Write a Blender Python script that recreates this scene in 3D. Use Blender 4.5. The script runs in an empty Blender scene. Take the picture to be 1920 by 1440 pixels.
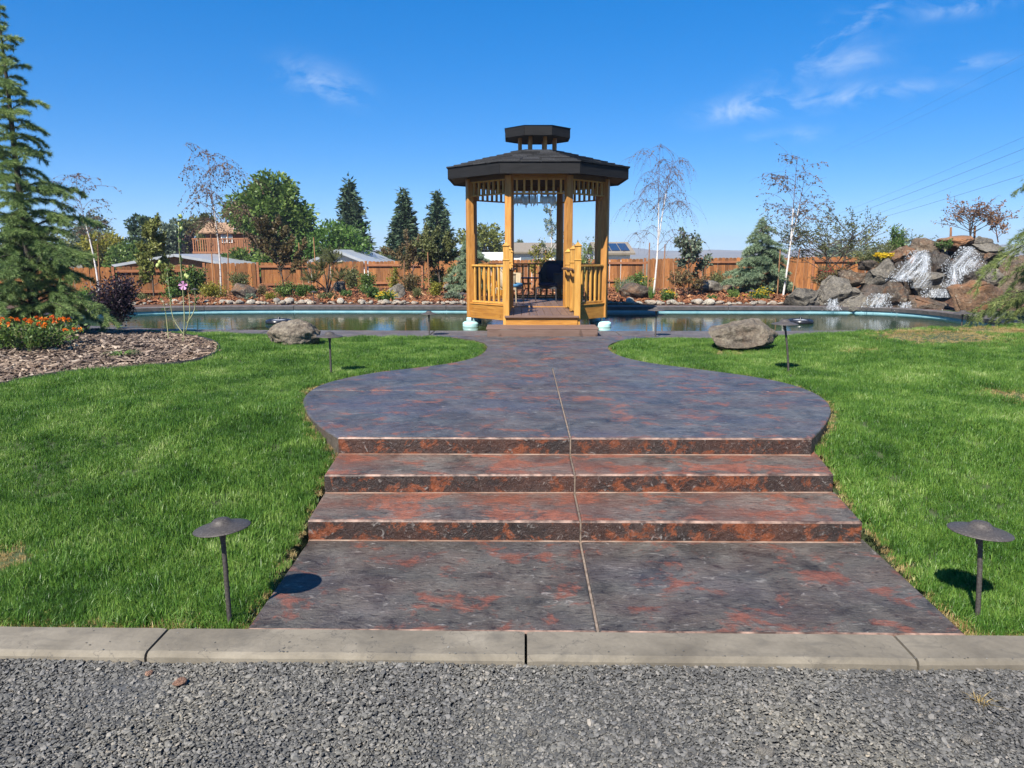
import bpy, bmesh, math, random
import numpy as np
from mathutils import Vector, Matrix, Euler, noise

scene = bpy.context.scene
C = scene.collection
R = math.radians

# ------------------------------------------------------------------ camera
FPX = 1380.0
CAM_Z = 1.72
PITCH = R(10.07)
YAW = R(1.04)
cam_data = bpy.data.cameras.new('camera')
cam_data.sensor_width = 36.0
cam_data.lens = 36.0 * FPX / 1920.0
cam_data.clip_start = 0.05
cam_data.clip_end = 20000
camera = bpy.data.objects.new('camera', cam_data)
camera.location = (0, 0, CAM_Z)
camera.rotation_euler = (R(90) - PITCH, 0, YAW)
C.objects.link(camera)
scene.camera = camera
CAM_M = np.array(Euler((R(90) - PITCH, 0, YAW)).to_matrix())

# ------------------------------------------------------------------ sun, sky, exposure
SUN = Vector((-0.20, -0.41, 0.47)).normalized()
SUN_EL = math.asin(SUN.z)
SUN_ROT = math.atan2(SUN.x, SUN.y)
sun_data = bpy.data.lights.new('sun', 'SUN')
sun_data.energy = 4.6
sun_data.angle = R(0.53)
sun_data.color = (1.0, 0.95, 0.87)
sun = bpy.data.objects.new('sun', sun_data)
sun.rotation_euler = SUN.to_track_quat('Z', 'Y').to_euler()
sun.location = (-8, -16, 20)
C.objects.link(sun)

world = bpy.data.worlds.new('World')
scene.world = world
world.use_nodes = True
SKY_STRENGTH = 0.15


def build_world():
    nt = world.node_tree
    nt.nodes.clear()
    N, L = nt.nodes.new, nt.links.new
    out = N('ShaderNodeOutputWorld')
    bg = N('ShaderNodeBackground')
    bg.inputs['Strength'].default_value = SKY_STRENGTH
    sky = N('ShaderNodeTexSky')
    sky.sky_type = 'NISHITA'
    sky.sun_disc = False
    sky.sun_elevation = SUN_EL
    sky.sun_rotation = SUN_ROT
    sky.air_density = 0.6
    sky.dust_density = 0.0
    sky.ozone_density = 3.0
    sky.altitude = 0
    # graded as the phone camera graded it: flatter and bluer over the whole sky
    gm = N('ShaderNodeGamma'); gm.inputs['Gamma'].default_value = 0.55
    L(sky.outputs['Color'], gm.inputs['Color'])
    hs = N('ShaderNodeHueSaturation')
    hs.inputs['Saturation'].default_value = 2.0
    L(gm.outputs['Color'], hs.inputs['Color'])
    tint = N('ShaderNodeMix'); tint.data_type = 'RGBA'; tint.blend_type = 'MULTIPLY'
    tint.inputs['Factor'].default_value = 1.0
    tint.inputs['B'].default_value = (0.72, 0.86, 1.05, 1)
    L(hs.outputs[0], tint.inputs['A'])
    # thin wisps of cloud, by direction
    tc = N('ShaderNodeTexCoord')
    sep = N('ShaderNodeSeparateXYZ')
    L(tc.outputs['Generated'], sep.inputs[0])

    def M(op, a, b=None, c=None):
        n = N('ShaderNodeMath'); n.operation = op
        for i, v in enumerate((a, b, c)):
            if v is None: continue
            if isinstance(v, (int, float)): n.inputs[i].default_value = v
            else: L(v, n.inputs[i])
        return n.outputs[0]
    # project on a high flat layer so that the wisps stretch towards the horizon
    zc = M('MAXIMUM', sep.outputs['Z'], 0.03)
    u = M('DIVIDE', sep.outputs['X'], zc)
    v = M('DIVIDE', sep.outputs['Y'], zc)
    cv = N('ShaderNodeCombineXYZ')
    L(u, cv.inputs[0]); L(v, cv.inputs[1])
    n1 = N('ShaderNodeTexNoise'); n1.inputs['Scale'].default_value = 5.5
    n1.inputs['Detail'].default_value = 8; n1.inputs['Roughness'].default_value = 0.62
    n1.inputs['Distortion'].default_value = 0.5
    mp = N('ShaderNodeMapping'); mp.inputs['Rotation'].default_value = (0, 0, 0.5)
    mp.inputs['Scale'].default_value = (2.6, 2.6, 5.0)
    L(tc.outputs['Generated'], mp.inputs[0]); L(mp.outputs[0], n1.inputs['Vector'])
    streak = N('ShaderNodeMapRange'); streak.clamp = True
    streak.inputs['From Min'].default_value = 0.42; streak.inputs['From Max'].default_value = 0.78
    L(n1.outputs['Fac'], streak.inputs['Value'])
    total = None
    # (pixel x, pixel y, width, height, strength) of each bank, as a direction in the sky
    for (px, py, w, h, s) in CLOUDS:
        d = ray(px, py)
        cu, cw = d[0] / d[2], d[1] / d[2]
        d2 = ray(px + w, py); d3 = ray(px, py + h)
        du = max(abs(d2[0] / d2[2] - cu), 0.02); dv = max(abs(d3[1] / d3[2] - cw), 0.02)
        a = M('DIVIDE', M('SUBTRACT', u, cu), du); b = M('DIVIDE', M('SUBTRACT', v, cw), dv)
        r2 = M('ADD', M('MULTIPLY', a, a), M('MULTIPLY', b, b))
        g = M('MULTIPLY', M('EXPONENT', M('MULTIPLY', r2, -1.0)), s)
        total = g if total is None else M('ADD', total, g)
    fac = M('MULTIPLY', streak.outputs[0], total)
    fac = M('MINIMUM', fac, 0.75)
    up = N('ShaderNodeMapRange'); up.clamp = True
    up.inputs['From Min'].default_value = 0.0; up.inputs['From Max'].default_value = 0.08
    L(sep.outputs['Z'], up.inputs['Value'])
    fac = M('MULTIPLY', fac, up.outputs[0])
    mix = N('ShaderNodeMix'); mix.data_type = 'RGBA'
    mix.inputs['B'].default_value = (2.3, 2.75, 3.3, 1)
    L(fac, mix.inputs['Factor']); L(tint.outputs['Result'], mix.inputs['A'])
    L(mix.outputs['Result'], bg.inputs['Color'])
    L(bg.outputs[0], out.inputs['Surface'])


scene.view_settings.view_transform = 'Standard'
scene.view_settings.look = 'None'
scene.view_settings.exposure = 1.18
scene.view_settings.gamma = 1.0
scene.view_settings.use_curve_mapping = False
scene.cycles.max_bounces = 6
scene.cycles.diffuse_bounces = 3
scene.cycles.glossy_bounces = 3
scene.cycles.transmission_bounces = 4
scene.cycles.transparent_max_bounces = 12
scene.cycles.caustics_reflective = False
scene.cycles.caustics_refractive = False
scene.cycles.use_denoising = True


# ------------------------------------------------------------------ survey helpers: directions and points seen in the photograph
def ray(px, py):
    d = CAM_M @ np.array([(px - 960.0) / FPX, -(py - 720.0) / FPX, -1.0])
    return d / np.linalg.norm(d)


def on_level(px, py, z):
    d = ray(px, py); t = (z - CAM_Z) / d[2]
    return np.array([d[0] * t, d[1] * t, z])


def at_depth(px, py, Y):
    d = ray(px, py); t = Y / d[1]
    return np.array([d[0] * t, Y, CAM_Z + d[2] * t])


CLOUDS = [(612, 160, 52, 30, 1.0), (1390, 205, 75, 24, 0.95), (1595, 50, 42, 50, 0.8), (1560, 120, 75, 28, 0.6),
          (1570, 185, 100, 22, 0.6), (1800, 14, 65, 20, 0.85), (1820, 118, 50, 12, 0.8), (1480, 255, 70, 14, 0.5),
          (1700, 165, 80, 14, 0.45)]
build_world()


def smooth(t):
    t = np.clip(t, 0, 1)
    return t * t * (3 - 2 * t)


# ------------------------------------------------------------------ materials
def _nodes(name):
    m = bpy.data.materials.new(name)
    m.use_nodes = True
    nt = m.node_tree
    b = nt.nodes['Principled BSDF']
    return m, nt, b


def lerp_ramp(nt, fac, stops):
    r = nt.nodes.new('ShaderNodeValToRGB')
    els = r.color_ramp.elements
    while len(els) < len(stops): els.new(0.5)
    for e, (p, c) in zip(els, stops):
        e.position = p
        e.color = (*c, 1)
    nt.links.new(fac, r.inputs[0])
    return r.outputs[0]


def coords(nt, scale=(1, 1, 1), per_object=True, world_space=False, rot=(0, 0, 0)):
    N, L = nt.nodes.new, nt.links.new
    if world_space:
        src = N('ShaderNodeNewGeometry').outputs['Position']
    else:
        src = N('ShaderNodeTexCoord').outputs['Object']
    if per_object and not world_space:
        oi = N('ShaderNodeObjectInfo')
        mu = N('ShaderNodeMath'); mu.operation = 'MULTIPLY'; mu.inputs[1].default_value = 53.7
        L(oi.outputs['Random'], mu.inputs[0])
        ad = N('ShaderNodeVectorMath'); ad.operation = 'ADD'
        L(src, ad.inputs[0]); L(mu.outputs[0], ad.inputs[1])
        src = ad.outputs[0]
    mp = N('ShaderNodeMapping'); mp.inputs['Scale'].default_value = scale; mp.inputs['Rotation'].default_value = rot
    L(src, mp.inputs[0])
    return mp.outputs[0]


def noise_node(nt, vec, scale, detail=5, rough=0.6, dist=0.0):
    n = nt.nodes.new('ShaderNodeTexNoise')
    n.inputs['Scale'].default_value = scale; n.inputs['Detail'].default_value = detail
    n.inputs['Roughness'].default_value = rough; n.inputs['Distortion'].default_value = dist
    nt.links.new(vec, n.inputs['Vector'])
    return n.outputs['Fac']


def bump(nt, b, height, strength, distance, prev=None):
    n = nt.nodes.new('ShaderNodeBump')
    n.inputs['Strength'].default_value = strength; n.inputs['Distance'].default_value = distance
    nt.links.new(height, n.inputs['Height'])
    if prev is not None: nt.links.new(prev, n.inputs['Normal'])
    nt.links.new(n.outputs[0], b.inputs['Normal'])
    return n.outputs[0]


def mixc(nt, fac, a, b, mode='MIX'):
    m = nt.nodes.new('ShaderNodeMix'); m.data_type = 'RGBA'; m.blend_type = mode
    for k, v in (('Factor', fac), ('A', a), ('B', b)):
        if isinstance(v, (int, float)): m.inputs[k].default_value = v
        elif isinstance(v, tuple): m.inputs[k].default_value = (*v, 1)
        else: nt.links.new(v, m.inputs[k])
    return m.outputs['Result']


def value_by_random(nt, col, lo, hi, src='object'):
    """brightness varied from one object (or face) to the next"""
    N, L = nt.nodes.new, nt.links.new
    if src == 'object': f = N('ShaderNodeObjectInfo').outputs['Random']
    else:
        a = N('ShaderNodeAttribute'); a.attribute_name = 'rnd'; f = a.outputs['Fac']
    mr = N('ShaderNodeMapRange'); mr.inputs['To Min'].default_value = lo; mr.inputs['To Max'].default_value = hi
    L(f, mr.inputs['Value'])
    hs = N('ShaderNodeHueSaturation')
    L(mr.outputs[0], hs.inputs['Value']); L(col, hs.inputs['Color'])
    return hs.outputs[0]


def mottled(name, stops, scale=6, rough=0.7, stretch=(1, 1, 1), bump_s=0.3, bump_d=0.01, bump_scale=None, vary=(0.85, 1.15),
            metallic=0, detail=6, dist=0.3, world_space=False, spec=0.5):
    m, nt, b = _nodes(name)
    v = coords(nt, stretch, world_space=world_space)
    f = noise_node(nt, v, scale, detail, 0.6, dist)
    col = lerp_ramp(nt, f, stops)
    if vary: col = value_by_random(nt, col, *vary)
    nt.links.new(col, b.inputs['Base Color'])
    b.inputs['Roughness'].default_value = rough
    b.inputs['Metallic'].default_value = metallic
    b.inputs['Specular IOR Level'].default_value = spec
    if bump_s: bump(nt, b, noise_node(nt, v, bump_scale or scale * 3, 6, 0.65), bump_s, bump_d)
    return m


def leaf_material(name, stops, rough=0.5, trans=0.35, clump=1.5, hue_random=True):
    """leaves: colour by leaf and by clump, some light coming through"""
    m, nt, b = _nodes(name)
    N, L = nt.nodes.new, nt.links.new
    a = N('ShaderNodeAttribute'); a.attribute_name = 'rnd'
    v = coords(nt, (1, 1, 1))
    f = noise_node(nt, v, clump, 3, 0.5)
    mx = N('ShaderNodeMath'); mx.operation = 'MULTIPLY_ADD'; mx.inputs[1].default_value = 0.55
    L(a.outputs['Fac'], mx.inputs[0])
    mm = N('ShaderNodeMath'); mm.operation = 'MULTIPLY_ADD'; mm.inputs[1].default_value = 0.9; mm.inputs[2].default_value = -0.22
    L(f, mm.inputs[0]); L(mm.outputs[0], mx.inputs[2])
    col = lerp_ramp(nt, mx.outputs[0], stops)
    L(col, b.inputs['Base Color'])
    b.inputs['Roughness'].default_value = rough
    b.inputs['Specular IOR Level'].default_value = 0.3
    tr = N('ShaderNodeBsdfTranslucent'); L(col, tr.inputs['Color'])
    ms = N('ShaderNodeMixShader'); ms.inputs[0].default_value = trans
    L(b.outputs[0], ms.inputs[1]); L(tr.outputs[0], ms.inputs[2])
    L(ms.outputs[0], nt.nodes['Material Output'].inputs['Surface'])
    return m


def wood(name, c1, c2, c3, rough=0.6, vary=(0.85, 1.15), axis='z', scale=3.0, spec=0.4):
    m, nt, b = _nodes(name)
    st = {'z': (9, 9, 0.9), 'x': (0.9, 9, 9), 'y': (9, 0.9, 9)}[axis]
    v = coords(nt, st)
    f = noise_node(nt, v, scale, 7, 0.6, 0.8)
    col = lerp_ramp(nt, f, [(0.28, c1), (0.5, c2), (0.72, c3)])
    k = noise_node(nt, coords(nt, (1, 1, 0.5)), 9, 2, 0.5)
    kn = lerp_ramp(nt, k, [(0.26, (0.35, 0.3, 0.25)), (0.33, (1, 1, 1))])
    col = mixc(nt, 0.6, col, kn, 'MULTIPLY')
    col = value_by_random(nt, col, *vary)
    nt.links.new(col, b.inputs['Base Color'])
    b.inputs['Roughness'].default_value = rough
    b.inputs['Specular IOR Level'].default_value = spec
    bump(nt, b, f, 0.25, 0.004)
    return m


def plain(name, c, rough=0.5, metallic=0.0, spec=0.5):
    return mottled(name, [(0.3, tuple(x * 0.82 for x in c)), (0.7, tuple(min(1, x * 1.15) for x in c))], 14, rough, bump_s=0.08,
                   bump_d=0.002, metallic=metallic, vary=(0.92, 1.08), spec=spec)


# ------------------------------------------------------------------ meshes and objects
def new_obj(name, me, mats=None, parent=None, loc=None, rot=None):
    if mats is not None:
        if not isinstance(mats, (list, tuple)): mats = [mats]
        if len(me.materials) == 0:
            for m in mats: me.materials.append(m)
    o = bpy.data.objects.new(name, me)
    C.objects.link(o)
    if parent is not None: o.parent = parent
    if loc is not None: o.location = loc
    if rot is not None: o.rotation_euler = rot
    return o


def tag(o, label, cat, group=None, kind=None):
    if label: o['label'] = label
    if cat: o['category'] = cat
    if group: o['group'] = group
    if kind: o['kind'] = kind
    return o


def thing(name, label, cat, loc=(0, 0, 0), rotz=0.0, group=None, kind=None):
    o = bpy.data.objects.new(name, None)
    C.objects.link(o)
    o.empty_display_size = 0.2
    o.location = loc
    o.rotation_euler = (0, 0, rotz)
    return tag(o, label, cat, group, kind)


def structure(name, label=None):
    o = bpy.data.objects.new(name, None)
    C.objects.link(o)
    o['kind'] = 'structure'
    if label: o['label'] = label
    return o


def mesh_np(name, V, F, rnd=None, smooth_shade=False):
    """mesh from an (n,3) array and an (m,k) array of faces"""
    V = np.asarray(V, dtype=np.float32); F = np.asarray(F, dtype=np.int32)
    me = bpy.data.meshes.new(name)
    k = F.shape[1]
    me.vertices.add(len(V)); me.vertices.foreach_set('co', V.ravel())
    me.loops.add(F.size); me.loops.foreach_set('vertex_index', F.ravel())
    me.polygons.add(len(F))
    me.polygons.foreach_set('loop_start', np.arange(0, F.size, k, dtype=np.int32))
    me.polygons.foreach_set('loop_total', np.full(len(F), k, dtype=np.int32))
    if smooth_shade: me.polygons.foreach_set('use_smooth', np.ones(len(F), dtype=bool))
    if rnd is not None:
        at = me.attributes.new('rnd', 'FLOAT', 'FACE')
        at.data.foreach_set('value', np.asarray(rnd, dtype=np.float32))
    me.update(calc_edges=True)
    return me


_box_cache = {}


def box_mesh(sx, sy, sz, bev=0.004, mat=None):
    key = (round(sx, 4), round(sy, 4), round(sz, 4), bev, mat.name if mat else '')
    if key in _box_cache: return _box_cache[key]
    bm = bmesh.new()
    bmesh.ops.create_cube(bm, size=1)
    for v in bm.verts: v.co = Vector((v.co.x * sx, v.co.y * sy, v.co.z * sz))
    if bev: bmesh.ops.bevel(bm, geom=bm.edges[:], offset=min(bev, min(sx, sy, sz) * 0.3), segments=1, affect='EDGES')
    me = bpy.data.meshes.new('box')
    bm.to_mesh(me); bm.free()
    if mat: me.materials.append(mat)
    _box_cache[key] = me
    return me


def box(name, parent, c, s, mat, rotz=0.0, rot=None, bev=0.004):
    return new_obj(name, box_mesh(*s, bev, mat), None, parent, c, rot if rot else (0, 0, rotz))


def bar(name, parent, a, b, w, h, mat, bev=0.003):
    """a straight bar from a to b, w wide and h high"""
    a, b = Vector(a), Vector(b)
    d = b - a
    o = new_obj(name, box_mesh(round(d.length, 3), w, h, bev, mat), None, parent, (a + b) / 2)
    o.rotation_euler = d.to_track_quat('X', 'Z').to_euler()
    return o


def lathe(name, prof, seg=24, mats=None, parent=None, loc=None, rot=None, smooth_shade=True):
    V, F = [], []
    n = len(prof)
    for i in range(seg):
        a = 2 * math.pi * i / seg
        for r, z in prof: V.append((r * math.cos(a), r * math.sin(a), z))
    for i in range(seg):
        j = (i + 1) % seg
        for k in range(n - 1):
            F.append((i * n + k, j * n + k, j * n + k + 1, i * n + k + 1))
    return new_obj(name, mesh_np(name, V, F, smooth_shade=smooth_shade), mats, parent, loc, rot)


def tubes(polys, sides=5):
    """tapered tubes along polylines [(points (n,3), r0, r1)] -> V, F"""
    VV, FF, off = [], [], 0
    ang = np.linspace(0, 2 * np.pi, sides, endpoint=False)
    ca, sa = np.cos(ang), np.sin(ang)
    for P, r0, r1 in polys:
        P = np.asarray(P, float); n = len(P)
        T = np.gradient(P, axis=0); T /= (np.linalg.norm(T, axis=1, keepdims=True) + 1e-9)
        ref = np.array([0, 0, 1.0]) if abs(T[0, 2]) < 0.8 else np.array([1.0, 0, 0])
        U = np.cross(T, ref); U /= (np.linalg.norm(U, axis=1, keepdims=True) + 1e-9)
        W = np.cross(T, U)
        rr = np.linspace(r0, r1, n)[:, None, None]
        ring = P[:, None, :] + rr * (ca[None, :, None] * U[:, None, :] + sa[None, :, None] * W[:, None, :])
        VV.append(ring.reshape(-1, 3))
        i = np.arange(n - 1)[:, None] * sides; k = np.arange(sides)[None, :]; k2 = (k + 1) % sides
        FF.append(np.stack([i + k, i + k2, i + sides + k2, i + sides + k], -1).reshape(-1, 4) + off)
        off += n * sides
    return np.concatenate(VV), np.concatenate(FF)


def tube_obj(name, polys, sides, mat, parent=None, loc=None):
    V, F = tubes(polys, sides)
    return new_obj(name, mesh_np(name, V, F, smooth_shade=True), mat, parent, loc)


def unit(a):
    return a / (np.linalg.norm(a, axis=-1, keepdims=True) + 1e-9)


def kites(P, D, length, width, rng, fold=0.0):
    """one kite-shaped leaf per point P along direction D -> V, F, rnd"""
    n = len(P)
    D = unit(D); S = unit(np.cross(D, rng.normal(size=(n, 3))))
    ln = (np.asarray(length) * rng.uniform(0.7, 1.25, n))[:, None]; w = (np.asarray(width) * rng.uniform(0.75, 1.2, n))[:, None]
    nn = np.cross(D, S)
    mid = P + D * ln * 0.45 + nn * ln * fold
    V = np.stack([P, mid + S * w * 0.5, P + D * ln, mid - S * w * 0.5], 1).reshape(-1, 3)
    F = np.arange(4 * n).reshape(n, 4)
    return V, F, rng.random(n)


def needles_on(polys, n, length, width, rng, spread=0.8, forward=0.6, down=0.0, weight_tip=0.0):
    """n thin triangles spread along polylines"""
    A, B, W = [], [], []
    for P, r0, r1 in polys:
        P = np.asarray(P)
        A.append(P[:-1]); B.append(P[1:])
        W.append(np.linalg.norm(P[1:] - P[:-1], axis=1) * (1 + weight_tip * np.linspace(0, 1, len(P) - 1)))
    A, B, W = np.concatenate(A), np.concatenate(B), np.concatenate(W)
    idx = rng.choice(len(A), n, p=W / W.sum())
    t = rng.random((n, 1))
    P = A[idx] * (1 - t) + B[idx] * t
    T = unit(B[idx] - A[idx])
    q = rng.normal(size=(n, 3)); q -= T * (q * T).sum(1, keepdims=True); q = unit(q)
    D = unit(T * forward + q * spread + np.array([0, 0, -down]))
    S = unit(np.cross(D, rng.normal(size=(n, 3))))
    ln = length * rng.uniform(0.6, 1.25, (n, 1)); w = width * rng.uniform(0.7, 1.2, (n, 1))
    V = np.stack([P - S * w * 0.5, P + S * w * 0.5, P + D * ln], 1).reshape(-1, 3)
    return V, np.arange(3 * n).reshape(n, 3), rng.random(n)


def join_np(parts):
    V, F, Rn, off = [], [], [], 0
    for v, f, r in parts:
        V.append(v); F.append(f + off); Rn.append(r); off += len(v)
    return np.concatenate(V), np.concatenate(F), np.concatenate(Rn)


def inside(poly, x, y):
    """points inside a polygon, vectorised"""
    poly = np.asarray(poly); x = np.asarray(x); y = np.asarray(y)
    r = np.zeros(x.shape, bool)
    j = len(poly) - 1
    for i in range(len(poly)):
        xi, yi = poly[i][:2]; xj, yj = poly[j][:2]
        c = ((yi > y) != (yj > y)) & (x < (xj - xi) * (y - yi) / (yj - yi + 1e-12) + xi)
        r ^= c
        j = i
    return r


def dist_to_line(poly, x, y, closed=True):
    poly = np.asarray(poly)[:, :2]
    d = np.full(np.shape(x), 1e9)
    n = len(poly)
    for i in range(n if closed else n - 1):
        a, b = poly[i], poly[(i + 1) % n]
        ab = b - a; L2 = (ab * ab).sum() + 1e-12
        t = np.clip(((x - a[0]) * ab[0] + (y - a[1]) * ab[1]) / L2, 0, 1)
        d = np.minimum(d, np.hypot(x - a[0] - t * ab[0], y - a[1] - t * ab[1]))
    return d


def catmull(P, k=8, closed=True):
    P = np.asarray(P, float); n = len(P); out = []
    for i in range(n if closed else n - 1):
        if closed: a, b, c, d = P[i - 1], P[i], P[(i + 1) % n], P[(i + 2) % n]
        else: a, b, c, d = P[max(i - 1, 0)], P[i], P[i + 1], P[min(i + 2, n - 1)]
        for s in range(k):
            t = s / k
            out.append(0.5 * ((2 * b) + (-a + c) * t + (2 * a - 5 * b + 4 * c - d) * t * t + (-a + 3 * b - 3 * c + d) * t ** 3))
    if not closed: out.append(P[-1])
    return np.array(out)


def clip_half(poly, px, py, nx, ny):
    """keep the side of the polygon where (p-(px,py)).n >= 0"""
    out = []
    n = len(poly)
    for i in range(n):
        a, b = poly[i], poly[(i + 1) % n]
        da = (a[0] - px) * nx + (a[1] - py) * ny; db = (b[0] - px) * nx + (b[1] - py) * ny
        if da >= 0: out.append((a[0], a[1]))
        if (da >= 0) != (db >= 0):
            t = da / (da - db)
            out.append((a[0] + (b[0] - a[0]) * t, a[1] + (b[1] - a[1]) * t))
    return out


def prism(name, poly, z0, z1, mats, parent=None, bev=0.008, segs=2, edge=False):
    """a slab with a flat outline; rounded upper edge; second material on its sides"""
    bm = bmesh.new()
    vs = []
    for p in poly:
        if not vs or (Vector((p[0], p[1], z1)) - vs[-1].co).length > 1e-4: vs.append(bm.verts.new((p[0], p[1], z1)))
    if (vs[0].co - vs[-1].co).length < 1e-4: bm.verts.remove(vs.pop())
    f = bm.faces.new(vs)
    f.normal_update()
    if f.normal.z < 0: f.normal_flip()
    r = bmesh.ops.extrude_face_region(bm, geom=[f])
    # the extruded copy goes down, the first face stays as the top
    ex = [g for g in r['geom'] if isinstance(g, bmesh.types.BMVert)]
    for v in ex: v.co.z = z1
    low = vs
    for v in low: v.co.z = z0
    bm.normal_update()
    top_edges = [e for e in bm.edges if all(abs(v.co.z - z1) < 1e-5 for v in e.verts)]
    if bev: bmesh.ops.bevel(bm, geom=top_edges, offset=bev, segments=segs, profile=0.5, affect='EDGES', clamp_overlap=True)
    bmesh.ops.recalc_face_normals(bm, faces=bm.faces[:])
    bm.normal_update()
    for fc in bm.faces:
        fc.material_index = 0 if abs(fc.normal.z) > 0.35 else 1
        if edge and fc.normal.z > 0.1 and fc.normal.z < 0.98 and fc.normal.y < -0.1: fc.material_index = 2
    bmesh.ops.triangulate(bm, faces=[fc for fc in bm.faces if len(fc.verts) > 4])
    me = bpy.data.meshes.new(name)
    bm.to_mesh(me); bm.free()
    if not isinstance(mats, (list, tuple)): mats = [mats, mats]
    return new_obj(name, me, mats, parent)


_hidden = {}


def scatter(name, P, rot, scale, idx, variants, label, kind='stuff', cat=None):
    """one object of 'stuff': each point carries one of the variant meshes (geometry nodes)"""
    col = bpy.data.collections.new(name + '_pieces')
    for i, me in enumerate(variants):
        col.objects.link(bpy.data.objects.new('%s_piece_%02d' % (name, i), me))
    me = bpy.data.meshes.new(name)
    n = len(P)
    me.vertices.add(n); me.vertices.foreach_set('co', np.asarray(P, np.float32).ravel())
    a = me.attributes.new('rot', 'FLOAT_VECTOR', 'POINT'); a.data.foreach_set('vector', np.asarray(rot, np.float32).ravel())
    a = me.attributes.new('scl', 'FLOAT', 'POINT'); a.data.foreach_set('value', np.asarray(scale, np.float32))
    a = me.attributes.new('idx', 'INT', 'POINT'); a.data.foreach_set('value', np.asarray(idx, np.int32))
    o = new_obj(name, me)
    ng = bpy.data.node_groups.new(name + '_scatter', 'GeometryNodeTree')
    ng.interface.new_socket('Geometry', in_out='INPUT', socket_type='NodeSocketGeometry')
    ng.interface.new_socket('Geometry', in_out='OUTPUT', socket_type='NodeSocketGeometry')
    N, L = ng.nodes.new, ng.links.new
    gi, go = N('NodeGroupInput'), N('NodeGroupOutput')
    ci = N('GeometryNodeCollectionInfo')
    ci.inputs['Collection'].default_value = col
    ci.inputs['Separate Children'].default_value = True
    ci.inputs['Reset Children'].default_value = True
    ip = N('GeometryNodeInstanceOnPoints'); ip.inputs['Pick Instance'].default_value = True

    def attr(nm, t):
        q = N('GeometryNodeInputNamedAttribute'); q.data_type = t; q.inputs['Name'].default_value = nm
        return q.outputs['Attribute']
    e2r = N('FunctionNodeEulerToRotation'); L(attr('rot', 'FLOAT_VECTOR'), e2r.inputs[0])
    L(gi.outputs[0], ip.inputs['Points']); L(ci.outputs[0], ip.inputs['Instance'])
    L(attr('idx', 'INT'), ip.inputs['Instance Index']); L(e2r.outputs[0], ip.inputs['Rotation'])
    L(attr('scl', 'FLOAT'), ip.inputs['Scale'])
    L(ip.outputs[0], go.inputs[0])
    md = o.modifiers.new('scatter', 'NODES'); md.node_group = ng
    o['kind'] = kind
    if label: o['label'] = label
    if cat: o['category'] = cat
    return o


def rock_mesh(seed, size, sub=3, rough=0.18, cuts=7, flat_bottom=True, mat=None, smooth_shade=True, lo_cut=0.55, sharp=None):
    """an angular, weathered stone: a ball cut by planes, then roughened"""
    rg = random.Random(seed)
    bm = bmesh.new()
    bmesh.ops.create_icosphere(bm, subdivisions=sub, radius=1)
    planes = []
    for _ in range(cuts):
        d = Vector((rg.gauss(0, 1), rg.gauss(0, 1), rg.gauss(0.2, 0.9))).normalized()
        planes.append((d, rg.uniform(lo_cut, 0.86)))
    o = Vector((rg.uniform(-50, 50), rg.uniform(-50, 50), rg.uniform(-50, 50)))
    for v in bm.verts:
        p = v.co.copy()
        for d, h in planes:
            k = p.dot(d)
            if k > h: p -= d * (k - h) * 0.92
        nn = v.co.normalized()
        f = noise.fractal(v.co * 1.4 + o, 1.0, 2.0, 5) * rough + noise.noise(v.co * 5.5 + o) * rough * 0.22
        p += nn * f
        v.co = p
    lo = min(v.co.z for v in bm.verts)
    xs = [v.co.x for v in bm.verts]; ys = [v.co.y for v in bm.verts]; zs = [v.co.z for v in bm.verts]
    cx, cy = (max(xs) + min(xs)) / 2, (max(ys) + min(ys)) / 2
    kx, ky, kz = size[0] / (max(xs) - min(xs)), size[1] / (max(ys) - min(ys)), size[2] / (max(zs) - min(zs))
    for v in bm.verts:
        v.co = Vector(((v.co.x - cx) * kx, (v.co.y - cy) * ky, (v.co.z - lo) * kz))
    me = bpy.data.meshes.new('rock')
    bm.to_mesh(me); bm.free()
    if smooth_shade: me.polygons.foreach_set('use_smooth', [True] * len(me.polygons))
    if sharp: me.set_sharp_from_angle(angle=R(sharp))
    if mat: me.materials.append(mat)
    return me


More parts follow.
